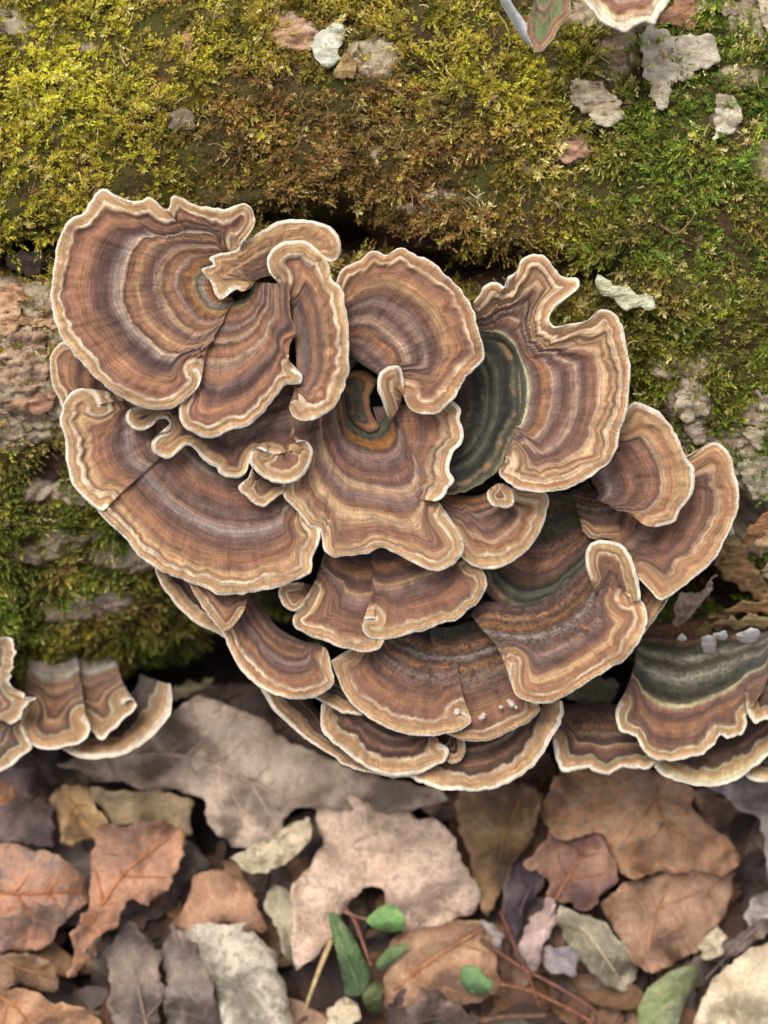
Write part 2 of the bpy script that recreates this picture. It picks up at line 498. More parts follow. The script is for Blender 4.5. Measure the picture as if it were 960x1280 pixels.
def build_log():
    xs = np.r_[np.linspace(-2400, -620, 40), np.arange(-610, 612, 4.5), np.linspace(625, 2400, 40)]
    ph = np.r_[np.radians(np.linspace(-178, -95, 14)), np.arange(math.radians(-92), math.radians(62), 4.5 / LOG_R), np.radians(np.linspace(64, 182, 20))]
    X, P = np.meshgrid(xs, ph)
    x, v, w, bark, bare, px, py = log_point(X, P)
    pts = world(x, v, w)
    base = world(0, LOG_V, LOG_W)
    m, nt, nodes, links, bsdf = new_mat('weathered_bark')
    ab = N(nt, 'ShaderNodeAttribute', attribute_name='bark').outputs['Fac']
    ar = N(nt, 'ShaderNodeAttribute', attribute_name='bare').outputs['Fac']
    co = wcoord(nt)
    mp = nodes.new('ShaderNodeMapping'); mp.inputs['Scale'].default_value = (0.6, 1.4, 1.4)
    links.new(co, mp.inputs[0])
    n1 = noise(nt, mp.outputs[0], 260, 6, 0.65)
    n2 = noise(nt, co, 1300, 4, 0.65)
    n3 = noise(nt, co, 90, 3, 0.5)
    cr = nodes.new('ShaderNodeValToRGB')
    e = cr.color_ramp.elements
    e[0].position = .28; e[0].color = alb((92, 66, 52))
    e[1].position = .8; e[1].color = alb((236, 222, 204))
    for p, c in ((.42, (156, 130, 108)), (.52, (204, 184, 160)), (.62, (172, 150, 130)), (.7, (222, 208, 188))):
        k = e.new(p); k.color = alb(c)
    links.new(math_node(nt, 'ADD', math_node(nt, 'MULTIPLY', n1, 0.6), math_node(nt, 'MULTIPLY', n2, 0.4)), cr.inputs[0])
    humus = mixrgb(nt, maprange(nt, n2, .35, .65, 0, 1), alb((34, 25, 18)), alb((96, 74, 44)))
    humus = mixrgb(nt, maprange(nt, n3, .4, .65, 0, .7), humus, alb((72, 78, 24)))
    soil = mixrgb(nt, maprange(nt, n1, .35, .65, 0, 1), alb((30, 22, 18)), alb((88, 64, 50)))
    c = mixrgb(nt, ar, humus, soil)
    barkc = mixrgb(nt, maprange(nt, n3, .45, .62, 0, .6), cr.outputs[0], mixrgb(nt, 1.0, cr.outputs[0], (0.72, 0.78, 0.6, 1), 'MULTIPLY'))
    c = mixrgb(nt, ab, c, barkc)
    links.new(c, bsdf.inputs['Base Color'])
    bsdf.inputs['Roughness'].default_value = 0.85
    bsdf.inputs['Specular IOR Level'].default_value = 0.2
    bp = N(nt, 'ShaderNodeBump', Strength=0.8, Distance=0.0009)
    links.new(math_node(nt, 'ADD', n1, math_node(nt, 'MULTIPLY', n2, 0.5)), bp.inputs['Height'])
    links.new(bp.outputs[0], bsdf.inputs['Normal'])
    root = empty('fallen_log', world(0, LOG_V, LOG_W))
    tag(root, 'mossy fallen log with pale cracked bark patches, lying across the leaf litter', 'log')
    build('bark', pts.reshape(-1, 3), grid_faces(len(ph), len(xs)), m, root, base, True,
          {'bark': ('f', bark * (1 - 0.0 * bare)), 'bare': ('f', bare)})
    for sx in (-2400, 2400):
        th = np.linspace(0, 2 * np.pi, 60, endpoint=False)
        vv = world(np.full(60, sx), LOG_V + 700 * np.sin(th), LOG_W + 700 * np.cos(th))
        build('sawn_end', vv, [list(range(60))], plain_mat('cut_wood', (170, 140, 100), (120, 90, 60), 80), root, base, False)
    return root

build_log()

def log_w(px, py):
    w = -150.0
    for _ in range(12):
        v = (640 - py) * (DIST - w) / DIST
        t = LOG_R ** 2 - (v - LOG_V) ** 2
        w = LOG_W + math.sqrt(max(t, 100.0))
    return w

def ground_w(px, py):
    k = (640 - py) / DIST
    return (-GH - k * DIST * CP) / (SP - k * CP)

# ------------------------------------------------------------------ ground
def build_ground():
    a = np.r_[-np.geomspace(900, 30000, 22)[::-1], np.linspace(-880, 880, 90), np.geomspace(900, 30000, 22)]
    X, Y = np.meshgrid(a, a - 250)
    z = 14 * fbm(X / 120, Y / 120, 71, 4)
    pts = np.stack([X * S, Y * S, z * S], -1).reshape(-1, 3)
    m = plain_mat('dark_forest_soil', (52, 38, 28), (24, 17, 13), 60, 0.95, 0.8, 0.002)
    o = build('ground', pts, grid_faces(len(a), len(a)), m)
    tag(o, kind='structure')
build_ground()

# ------------------------------------------------------------------ bracket fungi
REG = {'R3': (40, 220, 960 / 420), 'R4': (400, 290, 960 / 420), 'R5': (40, 440, 960 / 420), 'R6': (540, 480, 960 / 420),
       'R7': (300, 660, 960 / 420), 'P': (660, 760, 3.2), 'Q': (0, 780, 3.2), 'T': (600, 0, 960 / 360), 'px': (0, 0, 1),
       'LL': (0, 900, 3.0), 'LM': (280, 900, 960 / 360), 'LR': (600, 900, 960 / 360), 'V': (840, 600, 6.4), 'U': (0, 280, 411 / 90)}

def Z(reg, pts):
    ox, oy, k = REG[reg]
    return [(ox + x / k, oy + y / k) for x, y in pts]

def bracket(label, reg, outer, inner, wi, wo, ramp, dm=28, seed=1, wave=7.0, lip=1.0, cren=1.0, droop=3.0, group='turkey tail brackets of the main cluster', thick=7.0, pleat=1.0, rim=None):
    rs = seed * 13.7
    dm *= 0.74
    O, u = smooth_line(Z(reg, outer), 2.7)
    n = len(O)
    I = resample(Z(reg, inner), n)
    dirv = O - I
    L0 = np.linalg.norm(dirv, axis=1)
    dirv = dirv / np.maximum(L0[:, None], 1e-6)
    end = sstep(0, 14, np.minimum(u, u[-1] - u))
    O = O + dirv * ((2.4 * fbm(u / 20, rs, 1, 3) + 1.3 * fbm(u / 6, rs, 2, 2)) * cren * (0.3 + 0.7 * end))[:, None]
    ks = max(2, int(min(26, n / 7)))
    def soft(A):
        pad = np.vstack([2 * A[0] - A[ks:0:-1], A, 2 * A[-1] - A[-2:-ks - 2:-1]])
        ker = np.hanning(2 * ks + 3)[1:-1]; ker /= ker.sum()
        return np.stack([np.convolve(pad[:, j], ker, 'valid') for j in (0, 1)], 1)
    Osm = soft(soft(O))
    k = max(3, n // 40)
    L = np.linalg.norm(O - I, axis=1)
    Ls = np.convolve(np.pad(L, k, mode='edge'), np.ones(2 * k + 1) / (2 * k + 1), 'valid')
    mt = np.clip(dm / np.maximum(Ls, 1), 0.08, 0.6)
    n_in = int(np.clip(np.median(L) / 3.4, 14, 52)); n_mg = 12
    a = np.linspace(0, 1, n_in)[:, None]
    b = np.linspace(0, 1, n_mg + 1)[1:, None]
    T = np.vstack([a * (1 - mt)[None, :], (1 - mt)[None, :] + b * mt[None, :]])     # rows x columns
    bl = sstep(0.55, 1.0, T)[..., None]
    XY = I[None] * (1 - T[..., None]) + (Osm[None] * (1 - bl) + O[None] * bl) * T[..., None]
    # ragged torn sides
    tang = np.gradient(O, axis=0); tang /= np.maximum(np.linalg.norm(tang, axis=1, keepdims=True), 1e-6)
    sidef = np.exp(-np.minimum(u, u[-1] - u) / 14.0)[None, :]
    XY = XY + tang[None] * (5.0 * fbm(T * Ls[None, :] / 22, rs + (u > u[-1] / 2)[None, :] * 7, 5, 3) * sidef * np.minimum(1, T * 4) * (1 - T ** 6))[..., None]
    # distance to the growing margin (rim: which control points carry it)
    ra, rb = 0, n - 1
    if rim is not None:
        ZO = np.array(Z(reg, outer))
        ra = int(np.argmin(((O - ZO[rim[0]]) ** 2).sum(1))); rb = int(np.argmin(((O - ZO[rim[1]]) ** 2).sum(1)))
    ref = O[ra:rb + 1][::2]
    norim = np.maximum(sstep(u[ra] + 1, u[ra] - 25, u) if ra > 0 else 0 * u, sstep(u[rb] - 1, u[rb] + 60, u) if rb < n - 1 else 0 * u)[None, :]
    flat = XY.reshape(-1, 2)
    d = np.empty(len(flat))
    for i in range(0, len(flat), 4000):
        dd = flat[i:i + 4000, None, :] - ref[None]
        d[i:i + 4000] = np.sqrt((dd ** 2).sum(2).min(1))
    d = d.reshape(T.shape)
    d = np.where((T >= 1 - 1e-9) & (norim < .01), 0, d)
    rimw = (1 + .38 * fbm(u / 55, rs, 33, 3) + .15 * fbm(u / 12, rs, 34, 2))[None, :]
    dz = d; d = d / rimw
    Um = np.broadcast_to(u[None, :], T.shape)
    # scalloped zone lines: they bulge outward between the pleats
    sc = 2.6 * fbm(Um / 17, rs, 8, 2) + 1.6 * fbm(Um / 6.5, rs + 3, 9, 2)
    dw = d + sc * sstep(2, 14, d) + 3.0 * fbm(XY[..., 0] / 34, XY[..., 1] / 34, 12, 2) * sstep(10, 60, d)
    dw = np.maximum(dw, 0)
    Lr = np.maximum(Ls[None, :], dm * 1.25)
    dm_l = np.minimum(dm, Lr * 0.45)
    q = np.where(dw < dm_l, 0.2 * dw / dm_l, 0.2 + 0.8 * (dw - dm_l) / (Lr - dm_l))
    qt = np.where(T < 1 - mt[None, :], 0.2 + 0.8 * (1 - T / (1 - mt[None, :])), 0.2 * (1 - T) / mt[None, :])
    qt = qt + 0.016 * fbm(Um / 40, T * 5, rs + 2, 3) * sstep(0, .2, qt) * (1 - sstep(.85, 1, qt))
    qt = qt * (1 - norim) + (0.27 + 0.73 * (1 - T)) * norim
    wg = np.maximum(sstep(0.75, 1.9, d / dm), norim)
    q = np.clip(q * (1 - wg) + qt * wg, 0, 1)
    # height
    tt = T ** 0.85
    sfr = (u / u[-1])[None, :]
    wia, wib = wi if isinstance(wi, tuple) else (wi, wi)
    wi = (wia + wib) / 2
    wis = wia + (wib - wia) * sfr
    woa, wob_ = wo if isinstance(wo, tuple) else (wo, wo)
    Wt = wis + (woa + (wob_ - woa) * sfr ** 2 - wis) * tt
    Wt = Wt + wave * T ** 2 * fbm(Um / 85, rs, 14, 2) * 1.6
    Wt = Wt + pleat * T * (3.6 * fbm(Um / 26, q * 1.5 + rs, 15, 2) + 2.1 * fbm(Um / 6.5, q * 2 + rs, 16, 2)) * sstep(0, 6, d)
    Wt = Wt + 6.5 * fbm(q * 15 + rs * .37, Um / 160, 17, 4) * sstep(0.15, 0.3, q) * (0.5 + 0.7 * T)
    Wt = Wt + lip * (0.75 + .6 * fbm(Um / 24, rs, 40, 2)) * (4.2 * np.exp(-((q - .135) / .03) ** 2) - 4.5 * np.exp(-((q - .19) / .035) ** 2) + 2.2 * np.exp(-((q - .05) / .025) ** 2))
    Wt = Wt - droop * (1 - np.clip(d / dm, 0, 1)) ** 2
    Wt = Wt - 1.6 * (1 - np.clip(d / 4, 0, 1)) ** 2
    Wt = Wt + 1.1 * fbm(XY[..., 0] / 7, XY[..., 1] / 7, 19, 3)
    P3 = spot(XY[..., 0], XY[..., 1], Wt)
    Nn = grid_normals(P3)
    nr = T.shape[0]
    cx, cy = XY[0].mean(0)
    lw = log_w(cx, cy)
    base = spot(cx, cy, wi)
    mat = cap_mat(ramp)
    root = empty('bracket_fungus', base)
    tag(root, label, 'fungus', group)
    def part(name, r0, r1):
        sl = P3[r0:r1]
        f = grid_faces(r1 - r0, n)
        f = fix_wind(sl, f)
        build(name, sl.reshape(-1, 3), f, mat, root, base, True,
              {'band': ('f', q[r0:r1]), 'along': ('f', Um[r0:r1] / 100 + seed)}, Nn[r0:r1].reshape(-1, 3))
    part('cap', 0, n_in)
    # margin with its rounded edge
    edge_rows, qe = [], []
    for i, (off, dz) in enumerate(((0.35, 1.6), (0.3, 3.6), (-0.4, 5.4))):
        xy = O + dirv * off
        edge_rows.append(spot(xy[:, 0], xy[:, 1], Wt[-1] - dz * thick / 7))
        qe.append(q[-1])
    M = np.concatenate([P3[n_in - 1:], np.array(edge_rows)], 0)
    Mn = grid_normals(M); Mn[:nr - n_in] = Nn[n_in - 1:-1]
    f = fix_wind(M, grid_faces(M.shape[0], n))
    build('margin', M.reshape(-1, 3), f, mat, root, base, True,
          {'band': ('f', np.concatenate([q[n_in - 1:], np.array(qe)], 0)), 'along': ('f', np.broadcast_to(u / 100 + seed, M.shape[:2]))}, Mn.reshape(-1, 3))
    # pore surface below, thickening towards the wood
    rows = []
    tb = np.round(np.linspace(nr - 1, 0, 16)).astype(int)
    for r in tb:
        t = r / (nr - 1)
        dep = thick * (0.8 + 0.9 * (1 - t)) + (max(wi - lw, 0) + 40) * max(0, (0.45 - t) / 0.45) ** 2
        if r == nr - 1:
            xy = O - dirv * 0.4; rows.append(spot(xy[:, 0], xy[:, 1], Wt[-1] - 5.4 * thick / 7))
        else:
            rows.append(spot(XY[r, :, 0], XY[r, :, 1], Wt[r] - dep - 2.0))
    U = np.array(rows)
    f = fix_wind(U, grid_faces(len(tb), n))[:, ::-1].copy()
    build('pore_surface', U.reshape(-1, 3), f, PORE, root, base, True)
    return root

def fix_wind(P, f):
    nr, nc = P.shape[:2]
    a, b, c = P[nr // 2, nc // 2], P[nr // 2, min(nc // 2 + 1, nc - 1)], P[min(nr // 2 + 1, nr - 1), nc // 2]
    nrm = np.cross(b - a, c - a)
    # face order a, a+1, a+nc+1
    if nrm @ np.array([0, -CP, SP]) < 0:
        return f[:, ::-1].copy()
    return f

B_ = bracket
# --- upper left rosette
B_('largest bracket, round upper left fan with grey green centre and wide rust and lilac rings', 'R3',
   [(600,188),(622,165),(638,130),(628,95),(600,80),(560,92),(510,88),(460,80),(430,64),(402,60),(385,95),(340,62),(290,72),(240,55),(205,36),(172,62),(150,105),(110,120),(85,160),(70,215),(60,280),(55,340),(62,400),(85,460),(120,510),(160,555),(210,600),(270,640),(330,662),(385,666),(430,645),(470,610),(482,578),(465,555)],
   [(590,245),(560,262),(540,285),(530,305),(532,325),(548,342),(575,352)], -32, (26, 12), 'A', 27, 1, wave=9)
B_('lower lobe of the upper left rosette, wavy tan rim, ending left of a hooked tip', 'R3',
   [(436,625),(420,662),(425,705),(450,730),(510,747),(560,728),(610,715),(660,675),(700,625),(725,598),(768,596),(772,568),(748,554),(734,520),(738,485),(754,440),(738,400),(735,350),(735,300)],
   [(515,315),(525,335),(545,350),(575,357),(600,352),(618,340),(628,322),(634,305)], (-35, -28), (5, 2), 'A2', 24, 2, lip=1.3, rim=(0, 12))
B_('tan tongue shaped bracket with a small forked tip beside the rosette centre', 'R3',
   [(600,330),(570,322),(548,350),(525,340),(510,300),(488,268),(520,254),(505,235),(535,222),(580,212),(610,188),(655,160),(705,132),(760,124),(810,132),(855,147),(878,185),(880,225),(862,245),(830,235)],
   [(628,318),(640,300),(655,290),(680,285),(700,275),(730,262)], -8, 8, 'A3', 20, 3, wave=5, lip=.5)
B_('tall narrow bracket with parallel brown stripes at the right of the rosette', 'R3',
   [(700,300),(676,272),(672,240),(690,205),(720,186),(770,186),(810,205),(845,240),(857,290),(885,325),(895,370),(905,430),(905,520),(895,590),(870,650),(830,685),(780,698),(748,686),(734,660)],
   [(712,320),(705,330),(715,350),(735,385),(745,430),(752,480),(755,540),(752,590),(745,630)], -22, 16, 'A4', 30, 4, lip=1.2)
# --- centre top
B_('half round bracket at the top centre with a grey brown whorl inside', 'R4',
   [(44,150),(65,102),(110,82),(150,54),(190,66),(230,47),(270,65),(310,80),(350,115),(400,165),(435,215),(450,270),(472,350),(450,385),(415,420),(395,460),(370,490),(330,521),(270,514),(247,490),(243,462)],
   [(55,335),(80,350),(105,368),(135,388),(165,408),(195,432)], -48, -6, 'B', 30, 5)
B_('small upright pale rimmed lobe between the half round bracket and the ochre hollow', 'R4',
   [(190,520),(176,480),(165,448),(170,410),(195,382),(226,382),(240,420),(240,455)],
   [(205,540),(215,520),(226,500),(235,480)], -52, -16, 'J', 22, 6, lip=.7)
B_('squarish lobe with vertical stripes left of the black hollow', 'R4',
   [(372,480),(392,494),(402,512),(400,540),(412,580),(400,610),(380,630),(370,680),(385,710),(365,735),(350,762),(328,770)],
   [(150,500),(165,550),(175,600),(185,650),(195,700),(205,750)], -112, -34, 'C2', 34, 7, lip=1.3)
B_('broad central bracket with an ochre and green eye and a twice scalloped lower rim', 'px',
   [(425,440),(400,462),(378,500),(366,530),(358,575),(354,617),(370,637),(386,657),(401,665),(405,689),(418,697),(434,694),(460,692),(475,684),(492,690),(519,705),(541,714),(562,708),(579,688),(574,665),(555,640)],
   [(462,446),(446,452),(436,472),(433,500),(438,524),(452,534),(466,534),(478,524),(484,508)], -92, -50, 'C', 26, 8, lip=1.2, rim=(4, 20))
B_('ochre curled inner lobe in the green hollow left of the upright pale lobe', 'px',
   [(418,478),(434,466),(452,462),(470,472),(462,495),(464,515),(474,534),(462,540),(446,532)],
   [(405,500),(412,492),(422,490),(430,500),(432,512)], -90, -82, 'Oc', 8, 9, lip=.1, droop=2, wave=2)
# --- centre right
B_('tall right centre bracket with a crest at its top and striped rust and tan zones', 'R4',
   [(440,200),(455,178),(470,152),(500,146),(528,158),(535,130),(560,112),(575,80),(610,66),(650,77),(670,105),(690,130),(735,136),(738,160),(712,182),(680,205),(658,235),(662,262),(680,270),(720,262),(770,250),(800,222),(840,235),(865,270),(875,330),(890,390),(885,450),(880,510),(860,570),(845,630),(800,680),(750,715),(690,736),(620,742),(560,730),(520,705),(512,680),(530,655)],
   [(450,285),(480,288),(510,300),(540,325),(562,360),(572,410),(575,470),(570,520),(555,570),(535,620)], -66, -8, 'D', 32, 10, wave=8)
B_('dark grey green bracket with black rings sunk in the hollow at the centre right', 'R4',
   [(440,285),(490,292),(535,310),(560,345),(576,400),(575,470),(570,540),(545,600),(520,660),(480,705),(430,735),(380,750),(330,750)],
   [(320,390),(345,400),(365,430),(370,480),(365,520),(350,560),(330,590)], -112, -78, 'Dk', 24, 11, lip=.4, droop=2)
B_('tiny round tan bracket hanging below the right centre fan', 'R4',
   [(490,728),(476,745),(480,770),(500,785),(530,788),(552,775),(553,745),(538,726)],
   [(500,722),(512,718),(528,720)], -52, -36, 'J', 14, 12, lip=.5, wave=2)
B_('smooth round lobe under the tiny bracket, right of the scalloped central rim', 'R6',
   [(255,300),(325,312),(332,350),(315,410),(285,460),(240,500),(185,528),(140,528),(100,510),(70,475),(40,430)],
   [(190,285),(170,300),(145,315),(110,320),(80,318),(50,315),(20,310)], -110, -74, 'F', 30, 13)
# --- little ones, left of centre
B_('dark brown ruffled bracket with small hooked lobes along its frayed rim, under the rosette', 'R5',
   [(325,150),(300,156),(276,165),(267,190),(280,215),(310,227),(343,213),(358,196),(385,193),(396,212),(388,228),(360,236),(342,258),(344,286),(362,302),(395,304),(428,276),(445,266),(470,284),(500,318),(525,330),(540,350),(580,358),(612,344),(622,312),(640,290),(700,290),(770,270),(820,220)],
   [(350,120),(370,100),(400,90),(440,90),(500,100),(560,90),(640,70),(720,40),(790,20)], -80, -40, 'J4', 19, 16, wave=4, rim=(0, 26))
B_('crescent bowl shaped bracket with a bright inward curled rim', 'R5',
   [(668,285),(645,275),(624,288),(624,320),(650,352),(690,374),(730,377),(770,360),(797,322),(802,282),(785,254),(756,258)],
   [(685,225),(692,222),(700,220),(712,218),(724,218),(735,222),(742,226)], -74, -20, 'J3', 17, 17, lip=1.3, wave=3)
B_('small trough shaped lobe with pale edge, below the crescent bowl', 'R5',
   [(630,330),(612,362),(590,384),(600,405),(630,430),(660,446),(690,422),(722,400)],
   [(655,355),(668,362),(690,362),(706,366)], -66, -46, 'J', 18, 19, lip=.9, wave=2)
# --- left middle fan
B_('upper left part of the wide left fan, thick rolled tan rim', 'R5',
   [(192,150),(178,118),(145,103),(110,115),(90,145),(80,190),(90,240),(98,300),(105,350),(130,395),(165,430),(200,455),(216,438)],
   [(440,100),(440,120),(440,140),(440,160),(440,185),(440,210),(440,235)], -92, -50, 'G', 34, 20, lip=1.2)
B_('lower part of the wide left fan with a cracked silver brown surface', 'R5',
   [(160,430),(200,468),(240,508),(275,540),(300,580),(350,615),(400,635),(440,652),(485,668),(530,694),(580,692),(650,685),(710,670),(770,645),(800,622),(802,585),(822,540),(820,495),(800,480)],
   [(420,190),(440,240),(470,280),(510,315),(550,335),(590,345),(630,350),(690,350),(740,340)], -97, -55, 'G', 30, 21, lip=1.3)
B_('narrow sliver of a bracket behind the left fan against pale bark', 'px',
   [(92,424),(76,430),(64,448),(63,470),(70,492),(78,510),(84,525)],
   [(150,440),(148,460),(140,490),(136,510)], -96, -78, 'A4', 18, 22)
# --- lower left
B_('brown strap shaped lobe dropping from the lower left fan', 'px',
   [(222,712),(240,735),(256,762),(278,786),(292,782),(305,764)],
   [(262,690),(275,705),(290,715),(302,722),(312,728)], -112, -80, 'A4', 16, 23, lip=.6)
B_('thin leftmost lower rim peeking out below the wide left fan', 'px',
   [(193,705),(197,722),(214,746),(230,766),(248,780),(274,794),(290,800)],
   [(240,690),(255,705),(268,722),(285,740),(300,755)], -150, -126, 'O', 22, 24)
B_('lower left bracket with a smooth curved rim and dark inner stripe', 'R7',
   [(-75,270),(-50,310),(-10,385),(50,448),(110,480),(180,488),(230,475),(268,445),(262,400),(250,350)],
   [(30,150),(50,200),(80,250),(110,285),(150,310),(190,325),(220,325)], -150, -110, 'H', 32, 25)
B_('edge on bracket, long thin rim lowest on the left side', 'R7',
   [(52,445),(85,510),(130,555),(190,600),(250,645),(310,680),(380,700),(440,712),(500,712)],
   [(180,430),(210,500),(250,550),(300,590),(360,620),(430,640),(500,640)], -225, -182, 'O', 26, 26)
# --- middle lower
B_('left half of the paired middle lower bracket', 'R7',
   [(205,180),(185,222),(157,244),(154,275),(185,300),(230,320),(290,340),(340,352),(392,347),(412,325)],
   [(270,-10),(285,5),(300,25),(320,40),(350,48),(385,44)], -140, -98, 'I', 28, 27, lip=1.1)
B_('right half of the paired middle lower bracket, overlapping its neighbour with a curled corner', 'R7',
   [(385,258),(356,264),(350,292),(375,315),(420,320),(470,305),(530,290),(580,270),(620,262),(650,235),(685,205),(706,160),(692,118),(660,105)],
   [(370,42),(400,40),(440,34),(480,20),(520,5),(550,-10)], -138, -90, 'I', 28, 28, lip=1.2)
B_('small nub bracket at the left end of the paired middle bracket', 'R7',
   [(160,155),(122,162),(110,190),(130,224),(162,236),(186,215)],
   [(200,160),(205,175),(200,190)], -118, -88, 'J', 12, 29, lip=.5, wave=2)
# --- bottom
B_('large bottom bracket with dark wet rings and a long smooth rim', 'R7',
   [(310,352),(262,378),(258,390),(275,420),(290,460),(315,500),(350,530),(400,560),(450,580),(510,592),(570,590),(620,580),(655,562),(660,548),(630,530)],
   [(430,230),(450,250),(480,270),(520,282),(570,290),(630,290)], (-182, -204), -124, 'K', 30, 30, wave=5)
B_('bottom bracket lobe with a lilac scarred patch and white crumbs on its edge', 'R7',
   [(590,588),(640,606),(710,606),(770,580),(820,555),(857,518),(846,505)],
   [(540,280),(590,285),(650,270),(710,255),(745,230)], -186, -142, 'K', 22, 31, wave=4)
B_('right lower bracket with orange black rings around a dark olive hollow', 'px',
   [(640,830),(639,852),(645,869),(660,878),(685,879),(710,868),(735,851),(760,838),(785,819),(803,795),(808,775),(806,758),(797,747),(786,746)],
   [(588,768),(598,756),(612,752),(630,755),(650,757),(670,753),(690,742),(708,728),(722,715),(735,705)], -142, -92, 'L', 30, 32, wave=6)
B_('dark olive bracket deep in the gap above the orange black rings', 'px',
   [(596,715),(606,740),(630,760),(655,768),(690,758),(712,738),(735,720),(756,690),(768,660)],
   [(660,590),(672,600),(690,612),(705,616),(720,612),(735,600)], -172, -156, 'N', 20, 33, lip=.2, droop=2)
B_('rounded tan lobe standing between the two lower right fans', 'px',
   [(737,722),(732,706),(734,686),(750,676),(772,678),(786,692),(795,715),(800,738),(800,750)],
   [(748,752),(752,745),(758,745),(768,755),(775,762)], -128, -84, 'J', 20, 34, lip=.7, wave=3)
# --- right
B_('brown right hand bracket just under the tall fan, rounded outline with crack lines', 'R6',
   [(540,90),(575,55),(620,66),(660,95),(690,130),(715,180),(728,215),(748,245),(750,290),(735,330),(700,365),(690,392),(640,407),(605,402),(588,380),(560,366),(530,362)],
   [(440,240),(450,260),(460,285),(470,300),(475,315),(470,330)], -96, -54, 'M', 30, 35, rim=(0, 12))
B_('rightmost bracket of the cluster, sweeping crescent with a broad tan rim', 'R6',
   [(720,215),(760,190),(800,167),(835,182),(860,230),(875,300),(872,370),(850,420),(820,480),(785,520),(740,560),(700,590),(652,616),(625,592),(595,560)],
   [(560,260),(555,300),(550,340),(545,370),(535,400),(520,430),(500,450),(490,470)], -138, -78, 'M2', 36, 36, wave=5)
B_('pale lowest tip of a bracket under the sweeping right crescent', 'px',
   [(838,742),(826,762),(816,780),(803,795),(792,812)],
   [(790,715),(786,730),(782,745),(778,760)], -152, -122, 'M', 16, 37)
B_('dark burgundy bracket between the olive hollow and the right hand fans', 'R6',
   [(430,420),(455,440),(500,440),(560,440),(600,420),(590,380),(600,330)],
   [(400,300),(420,305),(440,310),(470,300),(500,290)], -150, -136, 'L', 14, 38, lip=.2)
# --- lowest row
B_('bottom centre bracket with a curled right tip under the long smooth rim', 'R7',
   [(242,490),(232,510),(232,550),(245,590),(290,635),(340,670),(400,700),(450,708),(510,700),(560,680),(594,648),(594,628),(572,624)],
   [(330,440),(345,470),(370,500),(410,530),(450,545),(500,550),(530,550)], -206, -158, 'O', 34, 39)
B_('tiny tan lobe squeezed beside the curled tip of the bottom centre bracket', 'R7',
   [(640,600),(646,632),(630,662),(602,672),(588,660)],
   [(590,560),(580,575),(570,590),(560,600)], -206, -170, 'O', 16, 40, wave=2)
B_('thin tan edge showing just left under the large bottom bracket', 'R7',
   [(205,480),(225,492),(262,512),(300,530),(350,535)],
   [(250,400),(290,430),(320,450),(360,460)], -190, -150, 'O', 22, 41, wave=2)
B_('lowest broad bracket with a dark interior, right end touching the neighbouring group', 'R7',
   [(470,705),(530,735),(600,750),(680,750),(750,735),(810,700),(860,650),(890,600),(905,570),(922,530),(920,495)],
   [(540,560),(580,570),(630,570),(690,560),(740,540),(790,500),(820,470)], -234, -180, 'O', 34, 42)
# --- lower right group
GR = 'weathered brackets at the lower right edge'
B_('lower right bracket with straight brown bands and crumbly scalloped rim', 'P',
   [(100,540),(106,590),(120,625),(160,650),(210,655),(238,630),(270,650),(330,658),(378,638),(430,645),(490,635),(512,615)],
   [(110,390),(160,385),(220,380),(290,380),(350,385),(420,390)], -320, -240, 'P1', 24, 43, group=GR, cren=2, lip=1.2)
B_('lowest right edge bracket tucked under its larger neighbour', 'P',
   [(860,660),(900,690),(960,696),(1010,690),(1060,670)],
   [(900,560),(930,560),(980,540),(1010,520)], -320, -262, 'P3', 22, 44, group=GR)
B_('long right edge bracket with a dark interior and bright double rim', 'P',
   [(505,635),(540,672),(600,695),(680,710),(760,710),(830,690),(870,662),(920,630),(960,590),(1010,550),(1060,500)],
   [(600,480),(660,500),(720,500),(800,480),(860,440),(920,400),(980,340)], -310, -236, 'P3', 34, 45, group=GR)
B_('weathered bracket with a grey green middle and a wavy black line', 'P',
   [(415,345),(385,355),(370,382),(350,410),(352,450),(385,490),(430,520),(450,560),(480,590),(540,610),(590,618),(640,600),(700,580),(740,545),(770,505),(800,518),(850,508),(878,470),(872,430),(890,400),(930,350),(960,280),(975,200)],
   [(430,95),(490,70),(560,50),(640,42),(720,42),(800,48),(880,60),(960,75)], -385, -196, 'P2', 24, 46, group=GR, rim=(2, 18), cren=1.8, lip=1.2, wave=5)
B_('upper bracket cut by the right frame edge with a folded tan rim', 'P',
   [(872,395),(880,432),(905,460),(940,450),(975,440),(1010,410),(1050,350)],
   [(842,70),(870,60),(900,50),(950,45),(1000,45),(1060,60)], (-430, -330), -178, 'P1', 22, 47, group=GR, cren=1.5)
# --- lower left group
GL = 'brackets at the lower left edge'
B_('lower left dark bracket with a bright rim, behind two smaller ones', 'Q',
   [(235,480),(260,512),(310,532),(390,543),(460,530),(540,500),(600,450),(650,400),(680,350),(688,290),(682,240)],
   [(330,300),(370,320),(420,330),(480,310),(520,280),(550,240),(560,200)], -560, -386, 'Q4', 34, 48, group=GL)
B_('lower left bracket with a pale beige wedge and a square cream line', 'Q',
   [(100,345),(78,400),(95,440),(120,480),(180,500),(240,498),(300,480),(350,450),(362,410),(342,378)],
   [(120,90),(150,95),(180,98),(220,98),(260,95),(300,90)], -580, -360, 'Q', 28, 49, group=GL)
B_('small lower left bracket folded against the beige wedge', 'Q',
   [(335,400),(372,430),(388,452),(410,460),(440,430),(470,410),(490,380),(530,350),(546,320),(525,303),(485,312)],
   [(270,85),(310,92),(350,98),(390,100),(430,105),(470,115)], -600, -372, 'Q', 28, 50, group=GL)
